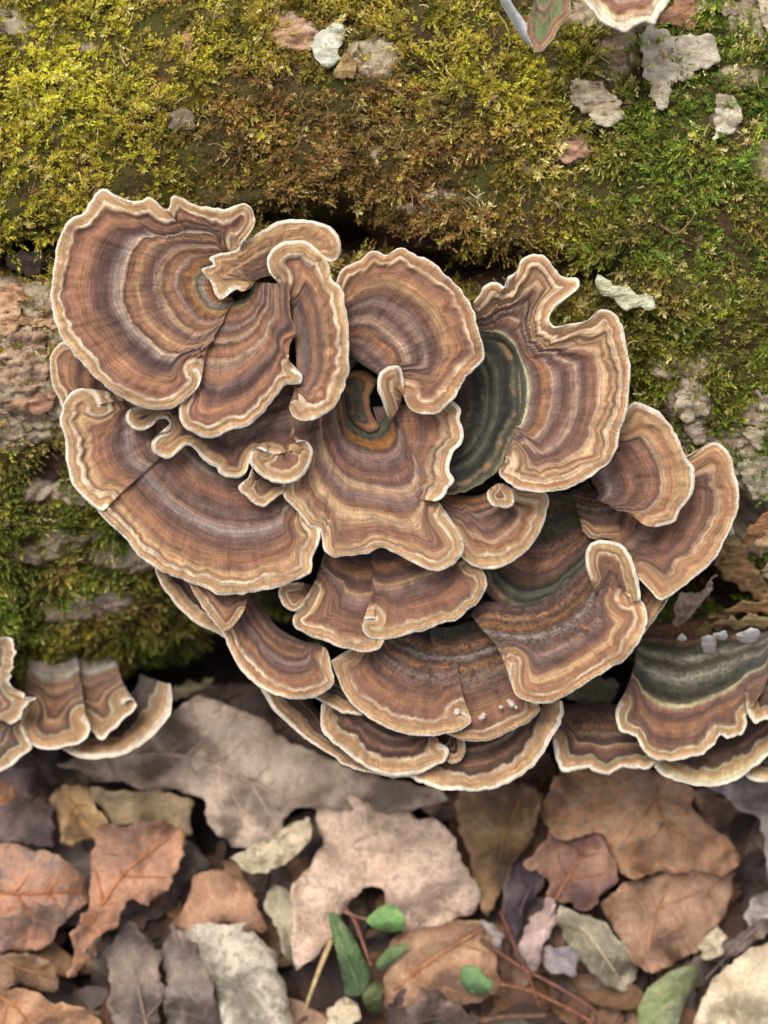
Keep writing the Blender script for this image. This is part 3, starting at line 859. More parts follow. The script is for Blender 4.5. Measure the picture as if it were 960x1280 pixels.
B_('brown bracket cut by the left frame edge with a bright diagonal rim', 'Q',
   [(90,420),(128,490),(80,530),(40,570),(0,592),(-60,610),(-140,600)],
   [(30,330),(10,350),(-20,360),(-50,360),(-90,340)], -520, -352, 'P1', 26, 51, group=GL)
B_('frilly cracked upper bracket at the left frame edge', 'Q',
   [(-30,50),(20,60),(50,95),(58,150),(45,205),(50,250),(85,275),(95,300),(132,292),(104,335),(78,380),(40,400)],
   [(-130,110),(-120,140),(-110,180),(-105,220),(-110,260),(-120,300),(-110,330)], -500, -345, 'Q', 22, 52, group=GL, cren=3)
# --- top edge
GT = 'brackets at the top edge'
g1 = B_('green and red brown bracket at the top edge seen with its white flank', 'T',
   [(330,-70),(306,-10),(300,50),(272,80),(252,120),(232,150),(205,173),(182,165),(160,130),(152,80)],
   [(170,-150),(180,-140),(200,-135),(220,-140),(240,-150)], 20, 70, 'R1', 18, 53, group=GT)
B_('pink cream striped bracket cut by the top frame edge', 'T',
   [(335,-30),(350,8),(372,32),(400,65),(440,92),(485,105),(520,88),(550,76),(580,84),(592,60),(620,20),(650,-20),(660,-60)],
   [(420,-150),(450,-140),(490,-135),(530,-140),(570,-150)], 10, 56, 'R2', 26, 54, group=GT)
def white_flank(root):
    n = 40
    o = resample(Z('T', [(50,-60), (65,0), (110,82), (150,140), (188,172)]), n)
    i = resample(Z('T', [(100,-60), (102,0), (148,72), (158,125), (190,168)]), n)
    t = np.linspace(0, 1, 9)[:, None, None]
    XY = o[None] * (1 - t) + i[None] * t
    tt = t[..., 0]
    W = 20 + 46 * tt + 10 * np.sin(tt * np.pi) + 2 * fbm(XY[..., 0] / 9, XY[..., 1] / 9, 4, 2)
    P = spot(XY[..., 0], XY[..., 1], W)
    b = np.array(root.location)
    f = fix_wind(P, grid_faces(9, n))
    ob = build('pore_flank', P.reshape(-1, 3), f, plain_mat('pore_white', (240, 242, 240), (214, 220, 222), 600, 0.7, 0.3, 0.0002), root, b)
    ob['label'] = 'smooth white folded flank'
white_flank(g1)

# ------------------------------------------------------------------ outline sheets: leaves, bark flakes, chips
def inside(poly, x, y):
    poly = np.asarray(poly)
    c = np.zeros(len(x), bool)
    j = len(poly) - 1
    for i in range(len(poly)):
        xi, yi = poly[i]; xj, yj = poly[j]
        if yi != yj:
            c ^= ((yi > y) != (yj > y)) & (x < (xj - xi) * (y - yi) / (yj - yi) + xi)
        j = i
    return c

def outline(pts, step, jag, seed, corner=0.0):
    p = np.asarray(pts + [pts[0]], float)
    out = []
    for i in range(len(p) - 1):
        a, b = p[i], p[i + 1]
        L = np.linalg.norm(b - a); k = max(1, int(round(L / step)))
        for j in range(k):
            out.append(a + (b - a) * j / k)
    o = np.array(out)
    # gentle rounding, then a ragged edge
    for _ in range(1):
        o = 0.5 * o + 0.25 * (np.roll(o, 1, 0) + np.roll(o, -1, 0))
    nx = np.roll(o, -1, 0) - np.roll(o, 1, 0)
    nrm = np.stack([nx[:, 1], -nx[:, 0]], 1); nrm /= np.maximum(np.linalg.norm(nrm, axis=1, keepdims=True), 1e-6)
    k = np.arange(len(o))
    return o + nrm * (jag * (1.3 * fbm(k * step / 26.0, seed * 3.3, 3, 4) + .8 * fbm(k * step / 7.0, seed * 5.3, 4, 2)))[:, None]

def sheet_mesh(poly, step, seed):
    poly = np.asarray(poly)
    x0, y0 = poly.min(0); x1, y1 = poly.max(0)
    gx, gy = np.meshgrid(np.arange(x0, x1, step), np.arange(y0, y1, step))
    rg = np.random.default_rng(seed)
    g = np.stack([gx.ravel(), gy.ravel()], 1) + rg.uniform(-.25, .25, (gx.size, 2)) * step
    g = g[inside(poly, g[:, 0], g[:, 1])]
    d = np.sqrt(((g[:, None] - poly[None]) ** 2).sum(2).min(1))
    g = g[d > step * 0.5]
    allp = [Vector(p) for p in np.vstack([poly, g])]
    n = len(poly)
    r = delaunay_2d_cdt(allp, [(i, (i + 1) % n) for i in range(n)], [list(range(n))], 1, 1e-4)
    V = np.array([tuple(v) for v in r[0]])
    F = [list(f) for f in r[2]]
    return V, F

def bdist(V, poly):
    poly = np.asarray(poly)
    out = np.empty(len(V))
    for i in range(0, len(V), 3000):
        out[i:i + 3000] = np.sqrt(((V[i:i + 3000, None] - poly[None]) ** 2).sum(2).min(1))
    return out

def two_sided(XY, W, F, thick, bd):
    """closed slab: front, back and side wall"""
    n = len(XY)
    front = spot(XY[:, 0], XY[:, 1], W)
    back = spot(XY[:, 0], XY[:, 1], W - thick)
    ff = []
    edge = {}
    for f in F:
        a, b, c = (XY[f[0]], XY[f[1]], XY[f[2]])
        area = (b[0] - a[0]) * (c[1] - a[1]) - (b[1] - a[1]) * (c[0] - a[0])
        g = list(f) if area < 0 else list(f)[::-1]      # picture y runs down
        ff.append(g)
        for i in range(len(g)):
            e = (g[i], g[(i + 1) % len(g)])
            edge[e] = 1
    rim = [e for e in edge if (e[1], e[0]) not in edge]
    faces = ff + [[i + n for i in g[::-1]] for g in ff] + [[b, a, a + n, b + n] for a, b in rim]
    return np.vstack([front, back]), faces

_lm = {}
def leaf_mat(c, c2, c3=None, rough=0.62):
    key = (c, c2, c3)
    if key in _lm: return _lm[key]
    m, nt, nodes, links, bsdf = new_mat('dry_leaf')
    co = wcoord(nt)
    n1 = noise(nt, co, 95, 5, 0.6)
    n2 = noise(nt, co, 420, 5, 0.65)
    n3 = noise(nt, co, 1500, 3, 0.6)
    col = mixrgb(nt, maprange(nt, n1, .36, .62, 0, 1), alb(c, .94), alb(c2, .8))
    if c3:
        col = mixrgb(nt, maprange(nt, n2, .5, .62, 0, .8), col, alb(c3, .9))
    col = mixrgb(nt, maprange(nt, n2, .3, .48, .5, 0), col, mixrgb(nt, 1.0, col, (.5, .42, .4, 1), 'MULTIPLY'))
    col = mixrgb(nt, maprange(nt, n3, .62, .72, 0, .5), col, alb((60, 42, 34), .68))
    vo = nodes.new('ShaderNodeTexVoronoi'); vo.feature = 'DISTANCE_TO_EDGE'
    vo.inputs['Scale'].default_value = 420
    links.new(co, vo.inputs['Vector'])
    net = maprange(nt, vo.outputs['Distance'], 0.0, 0.12, .35, 0)
    col = mixrgb(nt, net, col, mixrgb(nt, 1.0, col, (1.7, 1.6, 1.5, 1), 'MULTIPLY'))
    hsv = nodes.new('ShaderNodeHueSaturation'); hsv.inputs['Saturation'].default_value = 0.84; hsv.inputs['Hue'].default_value = 0.507
    links.new(col, hsv.inputs['Color']); col = hsv.outputs[0]
    n4 = noise(nt, co, 45, 4, 0.6)
    col = mixrgb(nt, maprange(nt, n4, .53, .62, 0, .62), col, alb(tuple(int(k * .5) for k in c2), .9))
    col = mixrgb(nt, maprange(nt, n4, .44, .34, 0, .3), col, alb((216, 184, 150), .85))
    links.new(col, bsdf.inputs['Base Color'])
    bsdf.inputs['Roughness'].default_value = rough - .12
    bsdf.inputs['Specular IOR Level'].default_value = 0.45
    bp = N(nt, 'ShaderNodeBump', Strength=0.9, Distance=0.0012)
    links.new(math_node(nt, 'ADD', n2, math_node(nt, 'MULTIPLY', n3, .4)), bp.inputs['Height'])
    links.new(bp.outputs[0], bsdf.inputs['Normal'])
    _lm[key] = m
    return m

def tube(path, rad, sides=6):
    """path: n x 3 world points; rad in metres per point"""
    P = np.asarray(path, float); n = len(P)
    rad = np.broadcast_to(rad, n)
    t = np.gradient(P, axis=0); t /= np.maximum(np.linalg.norm(t, axis=1, keepdims=True), 1e-12)
    up = np.array([0, -CP, SP])
    a = np.cross(t, up); a /= np.maximum(np.linalg.norm(a, axis=1, keepdims=True), 1e-9)
    b = np.cross(a, t)
    th = np.linspace(0, 2 * np.pi, sides, endpoint=False)
    V = P[:, None] + rad[:, None, None] * (np.cos(th)[None, :, None] * a[:, None] + np.sin(th)[None, :, None] * b[:, None])
    F = []
    for i in range(n - 1):
        for j in range(sides):
            k = (j + 1) % sides
            F.append([i * sides + j, i * sides + k, (i + 1) * sides + k, (i + 1) * sides + j])
    F.append(list(range(sides))[::-1]); F.append([(n - 1) * sides + j for j in range(sides)])
    return V.reshape(-1, 3), F

LEAFN = [0]
def leaf(label, reg, pts, cols, h=90, rib=None, tilt=(0, 0), curl=0.0, rough_amp=19, edge=12, name='dead_leaf', cat='leaf', group='dead leaves on the ground below the log',
         jag=5.5, veins=True, thick=1.6, rib_col=None, step=7, follow=0.6, w_abs=None, axis=None, roll=0.0):
    LEAFN[0] += 1
    sd = LEAFN[0]
    P = Z(reg, pts)
    auto = rib is None and name == 'dead_leaf' and roll == 0
    if auto:
        Pa = np.array(P); cc_ = Pa.mean(0)
        i0 = int(np.argmax(((Pa - cc_) ** 2).sum(1))); i1 = int(np.argmax(((Pa - Pa[i0]) ** 2).sum(1)))
        a_, b_ = Pa[i0] * .93 + cc_ * .07, Pa[i1] * .93 + cc_ * .07
        ox, oy, kz = REG[reg]
        rib = [((q[0] - ox) * kz, (q[1] - oy) * kz) for q in (a_, (a_ + b_) / 2 * .4 + cc_ * .6, b_)]
    poly = outline(P, 6, jag, sd)
    V, F = sheet_mesh(poly, step, sd)
    c = np.mean(P, 0)
    w0 = w_abs if w_abs is not None else ground_w(*c) + 30 + (h - 30) * 1.35
    slope = (ground_w(c[0], c[1] + 100) - ground_w(c[0], c[1])) / 100 * follow
    ax = None
    if rib: R = np.array(Z(reg, rib)); 
    if axis is not None: A0, A1 = np.array(Z(reg, axis))
    elif rib: A0, A1 = R[0], R[-1]
    else: A0, A1 = np.array(P[0]), np.array(P[len(P) // 2])
    dv = (A1 - A0) / max(np.linalg.norm(A1 - A0), 1e-6)
    nv = np.array([-dv[1], dv[0]])
    half = max(20.0, np.abs((np.asarray(P) - A0) @ nv).max())
    def height(X):
        X = np.atleast_2d(X)
        r = ((X - A0) @ nv) / half
        l = ((X - A0) @ dv) / 60.0
        w = w0 + tilt[0] * (X[:, 0] - c[0]) / 100 + tilt[1] * (X[:, 1] - c[1]) / 100 + slope * (X[:, 1] - c[1])
        w = w + 2.2 * curl * r ** 2 + roll * (1 - np.sqrt(np.clip(1 - np.clip(r, -1, 1) ** 2, 0, 1)))
        w = w + rough_amp * 1.6 * fbm(X[:, 0] / 85, X[:, 1] / 85, sd, 2) + rough_amp * 2.4 * (.35 - np.abs(fbm(X[:, 0] / 70, X[:, 1] / 70, sd + 21, 2))) + 3.2 * fbm(X[:, 0] / 16, X[:, 1] / 16, sd + 5, 3)
        # quilting between side veins
        w = w + 2.6 * np.abs(np.sin(l * 4.2 + np.abs(r) * 2.5)) * (1 if veins else 0)
        w = w - 5 * np.exp(-(r * half / 7) ** 2) * (1 if rib else 0)
        return w
    bd = bdist(V, poly)
    W = height(V) + edge * np.exp(-bd / 15) * (fbm(V[:, 0] / 36, V[:, 1] / 36, sd + 9, 3) + .25) * 3.2
    pts3, faces = two_sided(V, W, F, thick, bd)
    base = spot(c[0], c[1], w0)
    root = build(name, pts3, faces, leaf_mat(*cols), None, base)
    tag(root, label, cat, group)
    if rib:
        vm = plain_mat('leaf_vein', rib_col or tuple(min(255, int(k * 1.1 + 18)) for k in cols[0]), None, 300, .6, .2)
        Rr = resample(Z(reg, rib), 60)
        okr = inside(poly, Rr[:, 0], Rr[:, 1])
        runs, st_ = [], None
        for i_, k_ in enumerate(list(okr) + [False]):
            if k_ and st_ is None: st_ = i_
            if not k_ and st_ is not None: runs.append((i_ - st_, st_, i_)); st_ = None
        if runs:
            _, a_, b_ = max(runs); Rr = Rr[a_:b_]
        Rr = Rr[np.linspace(0, len(Rr) - 1, 20).astype(int)]
        hh = height(Rr) + 3
        Vt, Ft = tube(spot(Rr[:, 0], Rr[:, 1], hh), np.linspace(3.2, 1.2, 20) * S)
        build('midrib', Vt, Ft, vm, root, base)
        if veins:
            Ln = np.linalg.norm(Rr[-1] - Rr[0]); k = max(3, int(Ln / 34))
            for i in range(1, k):
                o = Rr[int(i * 19 / k)]
                for sg in (-1, 1):
                    dr = dv * 0.62 + nv * sg * 0.78
                    q = o + dr[None] * np.linspace(0, half * 1.6, 26)[:, None] + nv[None] * sg * 0
                    ok = inside(poly, q[:, 0], q[:, 1])
                    m = np.argmin(ok[1:]) + 1 if not ok[1:].all() else 26
                    if m < 6: continue
                    q = q[:m - 1]
                    Vt, Ft = tube(spot(q[:, 0], q[:, 1], height(q) + 1.2), np.linspace(2.0, .7, len(q)) * S, 4)
                    build('vein', Vt, Ft, vm, root, base)
    return root

TAUPE = ((198, 168, 146), (164, 134, 112), None)
PINK = ((228, 190, 162), (204, 164, 138), (168, 134, 118))
ORANGE = ((190, 126, 76), (146, 94, 58), None)
OCHRE = ((206, 158, 92), (160, 112, 62), None)
RED = ((188, 112, 66), (164, 124, 100), (112, 88, 86))
BRN = ((150, 98, 62), (108, 68, 46), None)
PURP = ((120, 98, 90), (84, 64, 58), None)
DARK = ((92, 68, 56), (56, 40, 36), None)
GREYP = ((184, 168, 162), (144, 126, 118), None)
CREAM = ((214, 194, 158), (180, 158, 124), (140, 112, 84))
GOLD = ((160, 112, 58), (108, 74, 42), None)
OLIVE = ((192, 176, 146), (138, 124, 96), None)

# big underlying leaves first (lowest), then the ones on top
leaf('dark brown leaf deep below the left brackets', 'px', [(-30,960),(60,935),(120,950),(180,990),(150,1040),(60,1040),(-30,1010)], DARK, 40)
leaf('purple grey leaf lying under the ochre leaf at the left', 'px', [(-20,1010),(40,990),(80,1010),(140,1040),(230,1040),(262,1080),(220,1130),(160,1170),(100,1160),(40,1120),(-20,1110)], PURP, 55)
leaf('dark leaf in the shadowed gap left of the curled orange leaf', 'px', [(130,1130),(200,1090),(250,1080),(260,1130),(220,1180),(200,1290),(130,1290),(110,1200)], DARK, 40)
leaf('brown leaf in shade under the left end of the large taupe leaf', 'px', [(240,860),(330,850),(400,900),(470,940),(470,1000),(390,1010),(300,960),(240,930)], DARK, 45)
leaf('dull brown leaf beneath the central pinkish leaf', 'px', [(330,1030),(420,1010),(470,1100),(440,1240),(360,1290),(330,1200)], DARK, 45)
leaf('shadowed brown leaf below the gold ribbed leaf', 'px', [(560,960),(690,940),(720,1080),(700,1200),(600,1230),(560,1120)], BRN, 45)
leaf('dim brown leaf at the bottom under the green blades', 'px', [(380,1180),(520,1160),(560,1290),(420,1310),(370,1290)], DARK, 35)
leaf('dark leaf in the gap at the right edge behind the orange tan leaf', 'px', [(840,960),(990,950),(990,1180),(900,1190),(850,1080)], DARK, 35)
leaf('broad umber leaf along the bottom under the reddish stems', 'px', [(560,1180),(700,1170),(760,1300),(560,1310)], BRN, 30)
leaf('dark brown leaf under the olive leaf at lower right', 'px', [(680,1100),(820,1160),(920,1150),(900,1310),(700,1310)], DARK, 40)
leaf('taupe lobed oak leaf stretching under the main cluster to the left', 'px',
     [(70,955),(130,975),(200,985),(255,997),(262,1035),(290,1055),(325,1062),(345,1045),(352,1022),(375,1008),(395,1012),(470,1010),(500,1020),(560,1000),(545,985),(450,965),(400,948),(360,925),(330,900),(290,880),(250,868),(215,890),(160,925),(110,935)], TAUPE, 110,
     rib=[(110,945),(230,945),(330,985),(390,1000),(500,1005)], tilt=(4, -10), curl=-10)
leaf('large pale pinkish lobed leaf in the centre of the litter', 'px',
     [(388,1000),(440,993),(490,1012),(540,1026),(568,1050),(580,1087),(598,1114),(595,1136),(565,1155),(505,1168),(490,1160),(477,1110),(455,1112),(425,1135),(412,1178),(370,1215),(366,1162),(364,1118),(386,1082),(402,1050)], PINK, 118,
     rib=[(402,1090),(440,1055),(490,1030),(530,1018)], tilt=(6, 12), curl=-12, axis=[(380,1180),(520,1020)])
leaf('pale cracked leaf fragment left of the central pinkish leaf', 'px', [(289,1073),(320,1052),(350,1040),(383,1018),(390,1040),(368,1070),(345,1085),(318,1095)], CREAM, 125, tilt=(0, 30))
leaf('yellow ochre leaf half at the left, below the small dark gap', 'px', [(60,1000),(74,980),(98,982),(114,988),(122,1004),(136,1032),(128,1052),(104,1048),(92,1060),(72,1056),(76,1030)], OCHRE, 105, edge=16)
leaf('long dull ochre leaf right of the yellow ochre half', 'px', [(108,984),(150,982),(200,988),(248,1000),(238,1045),(200,1034),(160,1032),(145,1036),(122,1012)], ((178,146,104), (132,106,78), None), 98, rib=[(115,988),(170,1005),(235,1025)])
leaf('orange brown maple leaf with pointed lobes at the left', 'LL', [(375,385),(460,412),(540,370),(620,372),(700,432),(680,520),(640,600),(600,665),(540,712),(480,668),(440,700),(432,770),(350,830),(318,870),(362,912),(300,930),(238,982),(285,880),(250,800),(330,700),(345,600),(322,560),(368,475)],
     ((190,118,72), (156,104,76), None), 122, rib=[(290,860),(390,680),(480,560),(640,440)], tilt=(6, 0), curl=8)
leaf('speckled rusty leaf at the left frame edge', 'LL', [(-60,470),(20,466),(100,475),(200,500),(300,555),(332,620),(312,700),(225,780),(190,850),(60,872),(-60,880)], RED, 118, rib=[(-60,640),(100,650),(320,640)], curl=-14)
leaf('mauve brown curled leaf at the left edge under the brackets', 'LL', [(-40,195),(60,165),(120,185),(180,250),(205,330),(195,400),(195,475),(100,472),(-40,452)], ((128,98,92), (96,72,74), None), 88, curl=20, rib=[(-40,380),(80,330),(180,240)])
leaf('small orange leaf scrap at the left edge', 'LL', [(-40,225),(35,232),(75,275),(45,320),(-40,335)], ORANGE, 118)
leaf('ginger brown leaf in the bottom left corner', 'LL', [(-40,1005),(60,1000),(160,1028),(230,1065),(330,1090),(395,1145),(380,1220),(-40,1220)], ORANGE, 120, rib=[(-40,1010),(80,1100),(120,1220)], curl=-10)
leaf('olive brown leaf above the ginger corner leaf', 'LL', [(-40,875),(80,868),(180,900),(222,970),(195,1015),(60,1005),(-40,1004)], ((152,106,66), (120,82,56), None), 104)
leaf('taupe leaf piece left of the curled orange leaf', 'px', [(160,1150),(182,1172),(204,1192),(196,1215),(206,1250),(190,1310),(150,1310),(130,1260),(142,1225),(132,1190)], ((150,124,108), (104,84,76), None), 84, tilt=(0, 8))
leaf('purple grey leaf strip beside the cream roll', 'px', [(214,1146),(236,1164),(244,1192),(264,1222),(272,1262),(296,1310),(212,1310),(204,1266),(212,1230),(200,1196)], ((142,120,108), (104,84,74), None), 92, curl=-8)
leaf('curled orange leaf arching over the cream roll', 'LL', [(630,790),(690,690),(735,590),(790,555),(860,568),(930,632),(985,725),(1000,800),(960,790),(900,775),(820,766),(740,768),(680,775)], ((184,122,80), (140,88,54), None), 116, roll=-46, axis=[(760,560),(900,790)], rib=None, edge=3)
leaf('cream grey rolled leaf with small dark spots', 'px', [(230,1153),(262,1154),(310,1156),(342,1188),(358,1232),(368,1310),(285,1310),(264,1240),(246,1198)], ((208,194,170), (168,150,128), (132,108,84)), 128, roll=-44, axis=[(280,1150),(325,1300)], edge=3)
leaf('tan pointed leaf between the roll and the central pinkish leaf', 'px', [(325,1130),(350,1108),(368,1116),(372,1165),(370,1212),(350,1190),(338,1150)], OLIVE, 96)
leaf('gold brown ribbed leaf right of the central leaf', 'px', [(572,992),(610,974),(650,972),(680,990),(672,1040),(645,1082),(622,1130),(610,1152),(598,1112),(582,1072),(573,1030)], GOLD, 100, rib=[(660,980),(630,1050),(610,1148)], curl=14, rough_amp=6)
leaf('tan brown leaf under the central leaf beside the green leaf', 'px', [(486,1172),(545,1158),(592,1148),(612,1165),(616,1202),(632,1235),(600,1252),(540,1256),(478,1262),(484,1205)], ((184,128,84), (146,98,66), None), 96, rib=[(490,1240),(540,1200),(605,1160)])
leaf('large orange tan leaf with grey stains below the right brackets', 'LR', [(192,320),(215,250),(262,160),(400,150),(560,150),(690,225),(722,290),(745,340),(832,420),(862,470),(855,512),(740,505),(600,508),(530,536),(462,518),(440,470),(425,390),(380,358),(300,392),(228,378)],
     ((196,132,80), (172,110,68), (142,122,98)), 122, rib=[(575,150),(605,300),(650,440)], rib_col=(216,160,110), curl=-8, edge=14, tilt=(0, 6))
leaf('brown crinkled leaf beneath the orange tan leaf', 'LR', [(400,625),(460,560),(600,500),(862,500),(832,600),(782,680),(732,770),(650,812),(600,852),(560,850),(500,800),(445,700)], ((172,120,84), (134,90,66), None), 98, rib=[(560,840),(570,700),(640,520)], rough_amp=16)
leaf('reddish brown leaf curling below the orange tan leaf', 'LR', [(128,478),(180,440),(232,385),(400,360),(432,440),(462,530),(405,598),(340,642),(300,600),(220,612),(226,530)], ((158,100,72), (122,78,68), None), 108, curl=16, rib=[(250,600),(320,480),(380,370)])
leaf('dark plum leaf left of the reddish brown leaf', 'LR', [(92,490),(150,468),(225,478),(205,550),(176,620),(140,690),(112,760),(84,690),(58,650),(78,585)], ((92,72,80), (66,48,54), None), 96)
leaf('pinkish white narrow leaf below the plum leaf', 'LR', [(214,585),(256,600),(246,660),(222,725),(208,800),(176,870),(150,842),(118,812),(104,770),(148,715),(160,660)], ((206,172,160), (164,130,124), None), 104, curl=-14, axis=[(220,600),(150,840)])
leaf('pale olive grey leaf under the crinkled brown one', 'LR', [(258,602),(350,650),(432,682),(502,780),(532,832),(480,912),(380,852),(300,762),(248,660)], OLIVE, 86, rib=[(270,620),(380,740),(490,900)])
leaf('lilac grey leaf at the right frame edge', 'LR', [(735,215),(860,200),(1010,190),(1010,690),(905,702),(872,642),(902,585),(955,560),(950,500),(952,400),(940,330),(868,312),(800,245)], GREYP, 92, curl=10)
leaf('dark tan leaf corner behind the orange tan leaf', 'LR', [(690,225),(760,238),(862,292),(812,362),(735,362)], ((142,100,72), (104,72,54), None), 98)
leaf('cream curled bark strip in the bottom right corner', 'LR', [(712,1060),(728,960),(762,880),(850,800),(960,728),(1060,690),(1060,1080)], ((224,200,164), (198,168,130), None), 130, name='bark_strip', cat='bark', roll=-60, axis=[(740,1080),(1000,800)], veins=False, thick=4, group=None, edge=3)
leaf('green and grey young leaf beside the cream bark strip', 'LR', [(525,965),(560,892),(640,832),(722,812),(738,832),(692,920),(662,1010),(650,1080),(528,1060)], ((122,134,64), (150,150,110), None), 122, rib=[(560,1040),(620,930),(720,820)], curl=-12, name='green_leaf', group='green leaves in the litter', jag=1)
leaf('reddish forked leaf directly below the main cluster', 'LM', [(452,160),(500,170),(532,212),(580,246),(640,225),(700,232),(665,282),(600,280),(560,284),(540,302),(492,262)], ((178,112,78), (140,84,60), None), 96)
leaf('mauve leaf between the forked leaf and the gold one', 'LM', [(642,285),(690,232),(800,240),(792,300),(780,334),(690,332)], ((168,126,112), (130,96,92), None), 104)
leaf('dark walnut leaf upright at the bottom centre', 'LM', [(535,960),(622,885),(700,895),(780,960),(852,1010),(850,1060),(530,1060)], ((104,76,64), (64,46,44), None), 100)
leaf('small peach scrap at the bottom below the green blades', 'LM', [(345,980),(400,920),(450,940),(460,990),(420,1050),(345,1050)], CREAM, 90)
leaf('grey blue scrap beside the gold leaf tip', 'LM', [(850,680),(900,670),(935,720),(920,780),(870,770)], GREYP, 92)
leaf('grey scrap above the reddish stems', 'LR', [(200,750),(262,758),(300,745),(345,790),(318,815),(330,850),(270,838),(232,862),(212,820)], ((160,146,148), (120,104,104), None), 84)
leaf('pale stone coloured scrap right of the crinkled brown leaf', 'LR', [(732,760),(770,690),(830,720),(800,790),(740,800)], CREAM, 90)
leaf('plum brown twig like leaf near the green grey leaf', 'LR', [(690,810),(780,770),(860,720),(960,660),(960,720),(860,790),(770,860),(720,900)], PURP, 88)
# green leaves
GG = 'green leaves in the litter'
def green(label, reg, pts, c, h, rib=None, curl=-8):
    leaf(label, reg, pts, c, h, rib=rib, curl=curl, rough_amp=5, name='green_leaf', group=GG, jag=.8, veins=False, edge=3)
green('broad green blade with a pale midrib at the bottom centre', 'LM', [(345,640),(372,640),(402,680),(442,740),(492,850),(470,920),(402,926),(390,830),(360,720)], ((88,118,56), (70,98,44), None), 140, rib=[(355,645),(400,760),(450,900)])
green('bright green leaf at the tip of the blade', 'LM', [(468,668),(520,620),(560,612),(600,640),(606,700),(560,710),(500,698)], ((116,160,66), (96,138,54), None), 150)
green('small olive green leaf right of the broad blade', 'LM', [(505,810),(545,760),(622,740),(602,780),(522,842)], ((100,122,56), (82,100,46), None), 136)
green('short dark green leaf at the bottom centre', 'LM', [(458,922),(500,868),(532,880),(522,980),(478,972)], ((84,94,36), (64,74,30), None), 130)
green('round bluish green leaf by the reddish stems', 'LM', [(788,820),(842,815),(872,860),(905,878),(880,912),(822,916),(790,880)], ((106,142,70), (86,120,58), None), 134)

# stems, straw
def stem(name, label, reg, pts, r, c, h, group=None, cat='twig', w_abs=None):
    P = resample(Z(reg, pts), 30)
    w = (np.array([ground_w(*p) for p in P]) + 34 + (h - 30) * 1.35) if w_abs is None else np.full(30, w_abs)
    w = w + 4 * fbm(np.arange(30) / 6, r, 4, 2)
    V, F = tube(spot(P[:, 0], P[:, 1], w), np.linspace(r, r * .6, 30) * S)
    base = spot(P[0, 0], P[0, 1], w[0])
    o = build(name, V, F, plain_mat('stem_' + name, c, None, 500, .6), None, base)
    tag(o, label, cat, group)
stem('grass_straw', 'dry yellow straw beside the broad green blade', 'LM', [(357,735),(330,800),(300,880),(268,972)], 4.5, (222, 190, 132), 150, None, 'straw')
SG = 'thin reddish stems in the litter'
stem('stem', 'long reddish stem slanting to the bottom right', 'LR', [(60,880),(160,900),(270,950),(380,1010)], 4, (170, 110, 82), 112, SG)
stem('stem', 'upper thin reddish stem crossing beside the plum leaf', 'LR', [(70,640),(110,740),(160,850),(200,960)], 3, (150, 90, 66), 120, SG)
stem('stem', 'reddish stem rising from the lower centre past the grey scrap', 'LR', [(0,730),(130,820),(260,890),(370,960),(420,1020)], 3.4, (146, 96, 78), 118, SG)
stem('stem', 'flat brown stem along the bottom edge', 'LR', [(0,1005),(90,990),(220,985)], 6, (134, 96, 74), 108, SG)
stem('stem', 'short red stem at the base of the bright green leaf', 'LM', [(398,620),(430,660),(455,720),(490,820)], 3.5, (160, 104, 80), 146, SG)
stem('stem', 'pale stem between the bright green leaf and the broad blade', 'LM', [(405,640),(440,655),(480,665)], 3, (188, 130, 108), 150, SG)
stem('twig', 'thin forked looking twig on the moss at the right', 'px', [(826,282),(845,292),(862,278),(868,268)], 2.0, (150, 110, 70), 0, None, w_abs=log_w(840, 285) + 48)
stem('grass_thread', 'curved straw thread on the moss near the top', 'px', [(620,15),(632,30),(637,48),(634,66)], 1.3, (190, 168, 90), 0, None, 'thread', w_abs=log_w(630, 40) + 50)
stem('grass_thread', 'pale curved hair on the upper left moss', 'px', [(150,62),(152,72),(158,82),(162,78)], 1.5, (214, 196, 140), 0, None, 'thread', w_abs=log_w(150, 70) + 50)

# flakes of bark, lichen, wood on the log
_bm = {}
def flake(name, label, reg, pts, c, c2, lift, thick=12, cat='bark', group=None, rough=8, tilt=(0, 0), scale=300, streak=(.45, 1.3, 1.3), jag=7.5, holes=False):
    LEAFN[0] += 1; sd = LEAFN[0]
    P = Z(reg, pts)
    poly = outline(P, 4, jag, sd)
    V, F = sheet_mesh(poly, 3.4, sd)
    cc = np.mean(P, 0)
    w0 = log_w(*cc) + lift - (24 if group == FG else 0)
    lift = w0 - log_w(*cc)
    bd = bdist(V, poly)
    ww = np.array([log_w(cc[0], y) for y in V[:, 1]]) + lift
    ww = w0 + (ww - w0) * .8 + tilt[0] * (V[:, 0] - cc[0]) / 100 + tilt[1] * (V[:, 1] - cc[1]) / 100
    ww = ww + rough * .6 * fbm(V[:, 0] / 34, V[:, 1] / 16, sd, 4) + rough * .6 * fbm(V[:, 0] / 12, V[:, 1] / 3.6, sd, 3) - 2 * np.exp(-bd / 3)
    cr = 1 - np.abs(fbm(V[:, 0] / 16, V[:, 1] / 11, sd + 3, 3)) * 6
    ww = ww - rough * .45 * np.clip(cr, 0, 1)
    pts3, faces = two_sided(V, ww, F, thick, bd)
    base = spot(cc[0], cc[1], w0)
    o = build(name, pts3, faces, plain_mat('flake_' + name, tuple(min(255, int(k * f_)) for k, f_ in zip(c, (1.24, 1.19, 1.1))), tuple(min(255, int(k * f_)) for k, f_ in zip(c2, (1.02, .97, .88))), scale, .85, 1.0, .0008, streak), None, base)
    tag(o, label, cat, group)
    return o
FG = 'pale lichen and bark flakes on the mossy log'
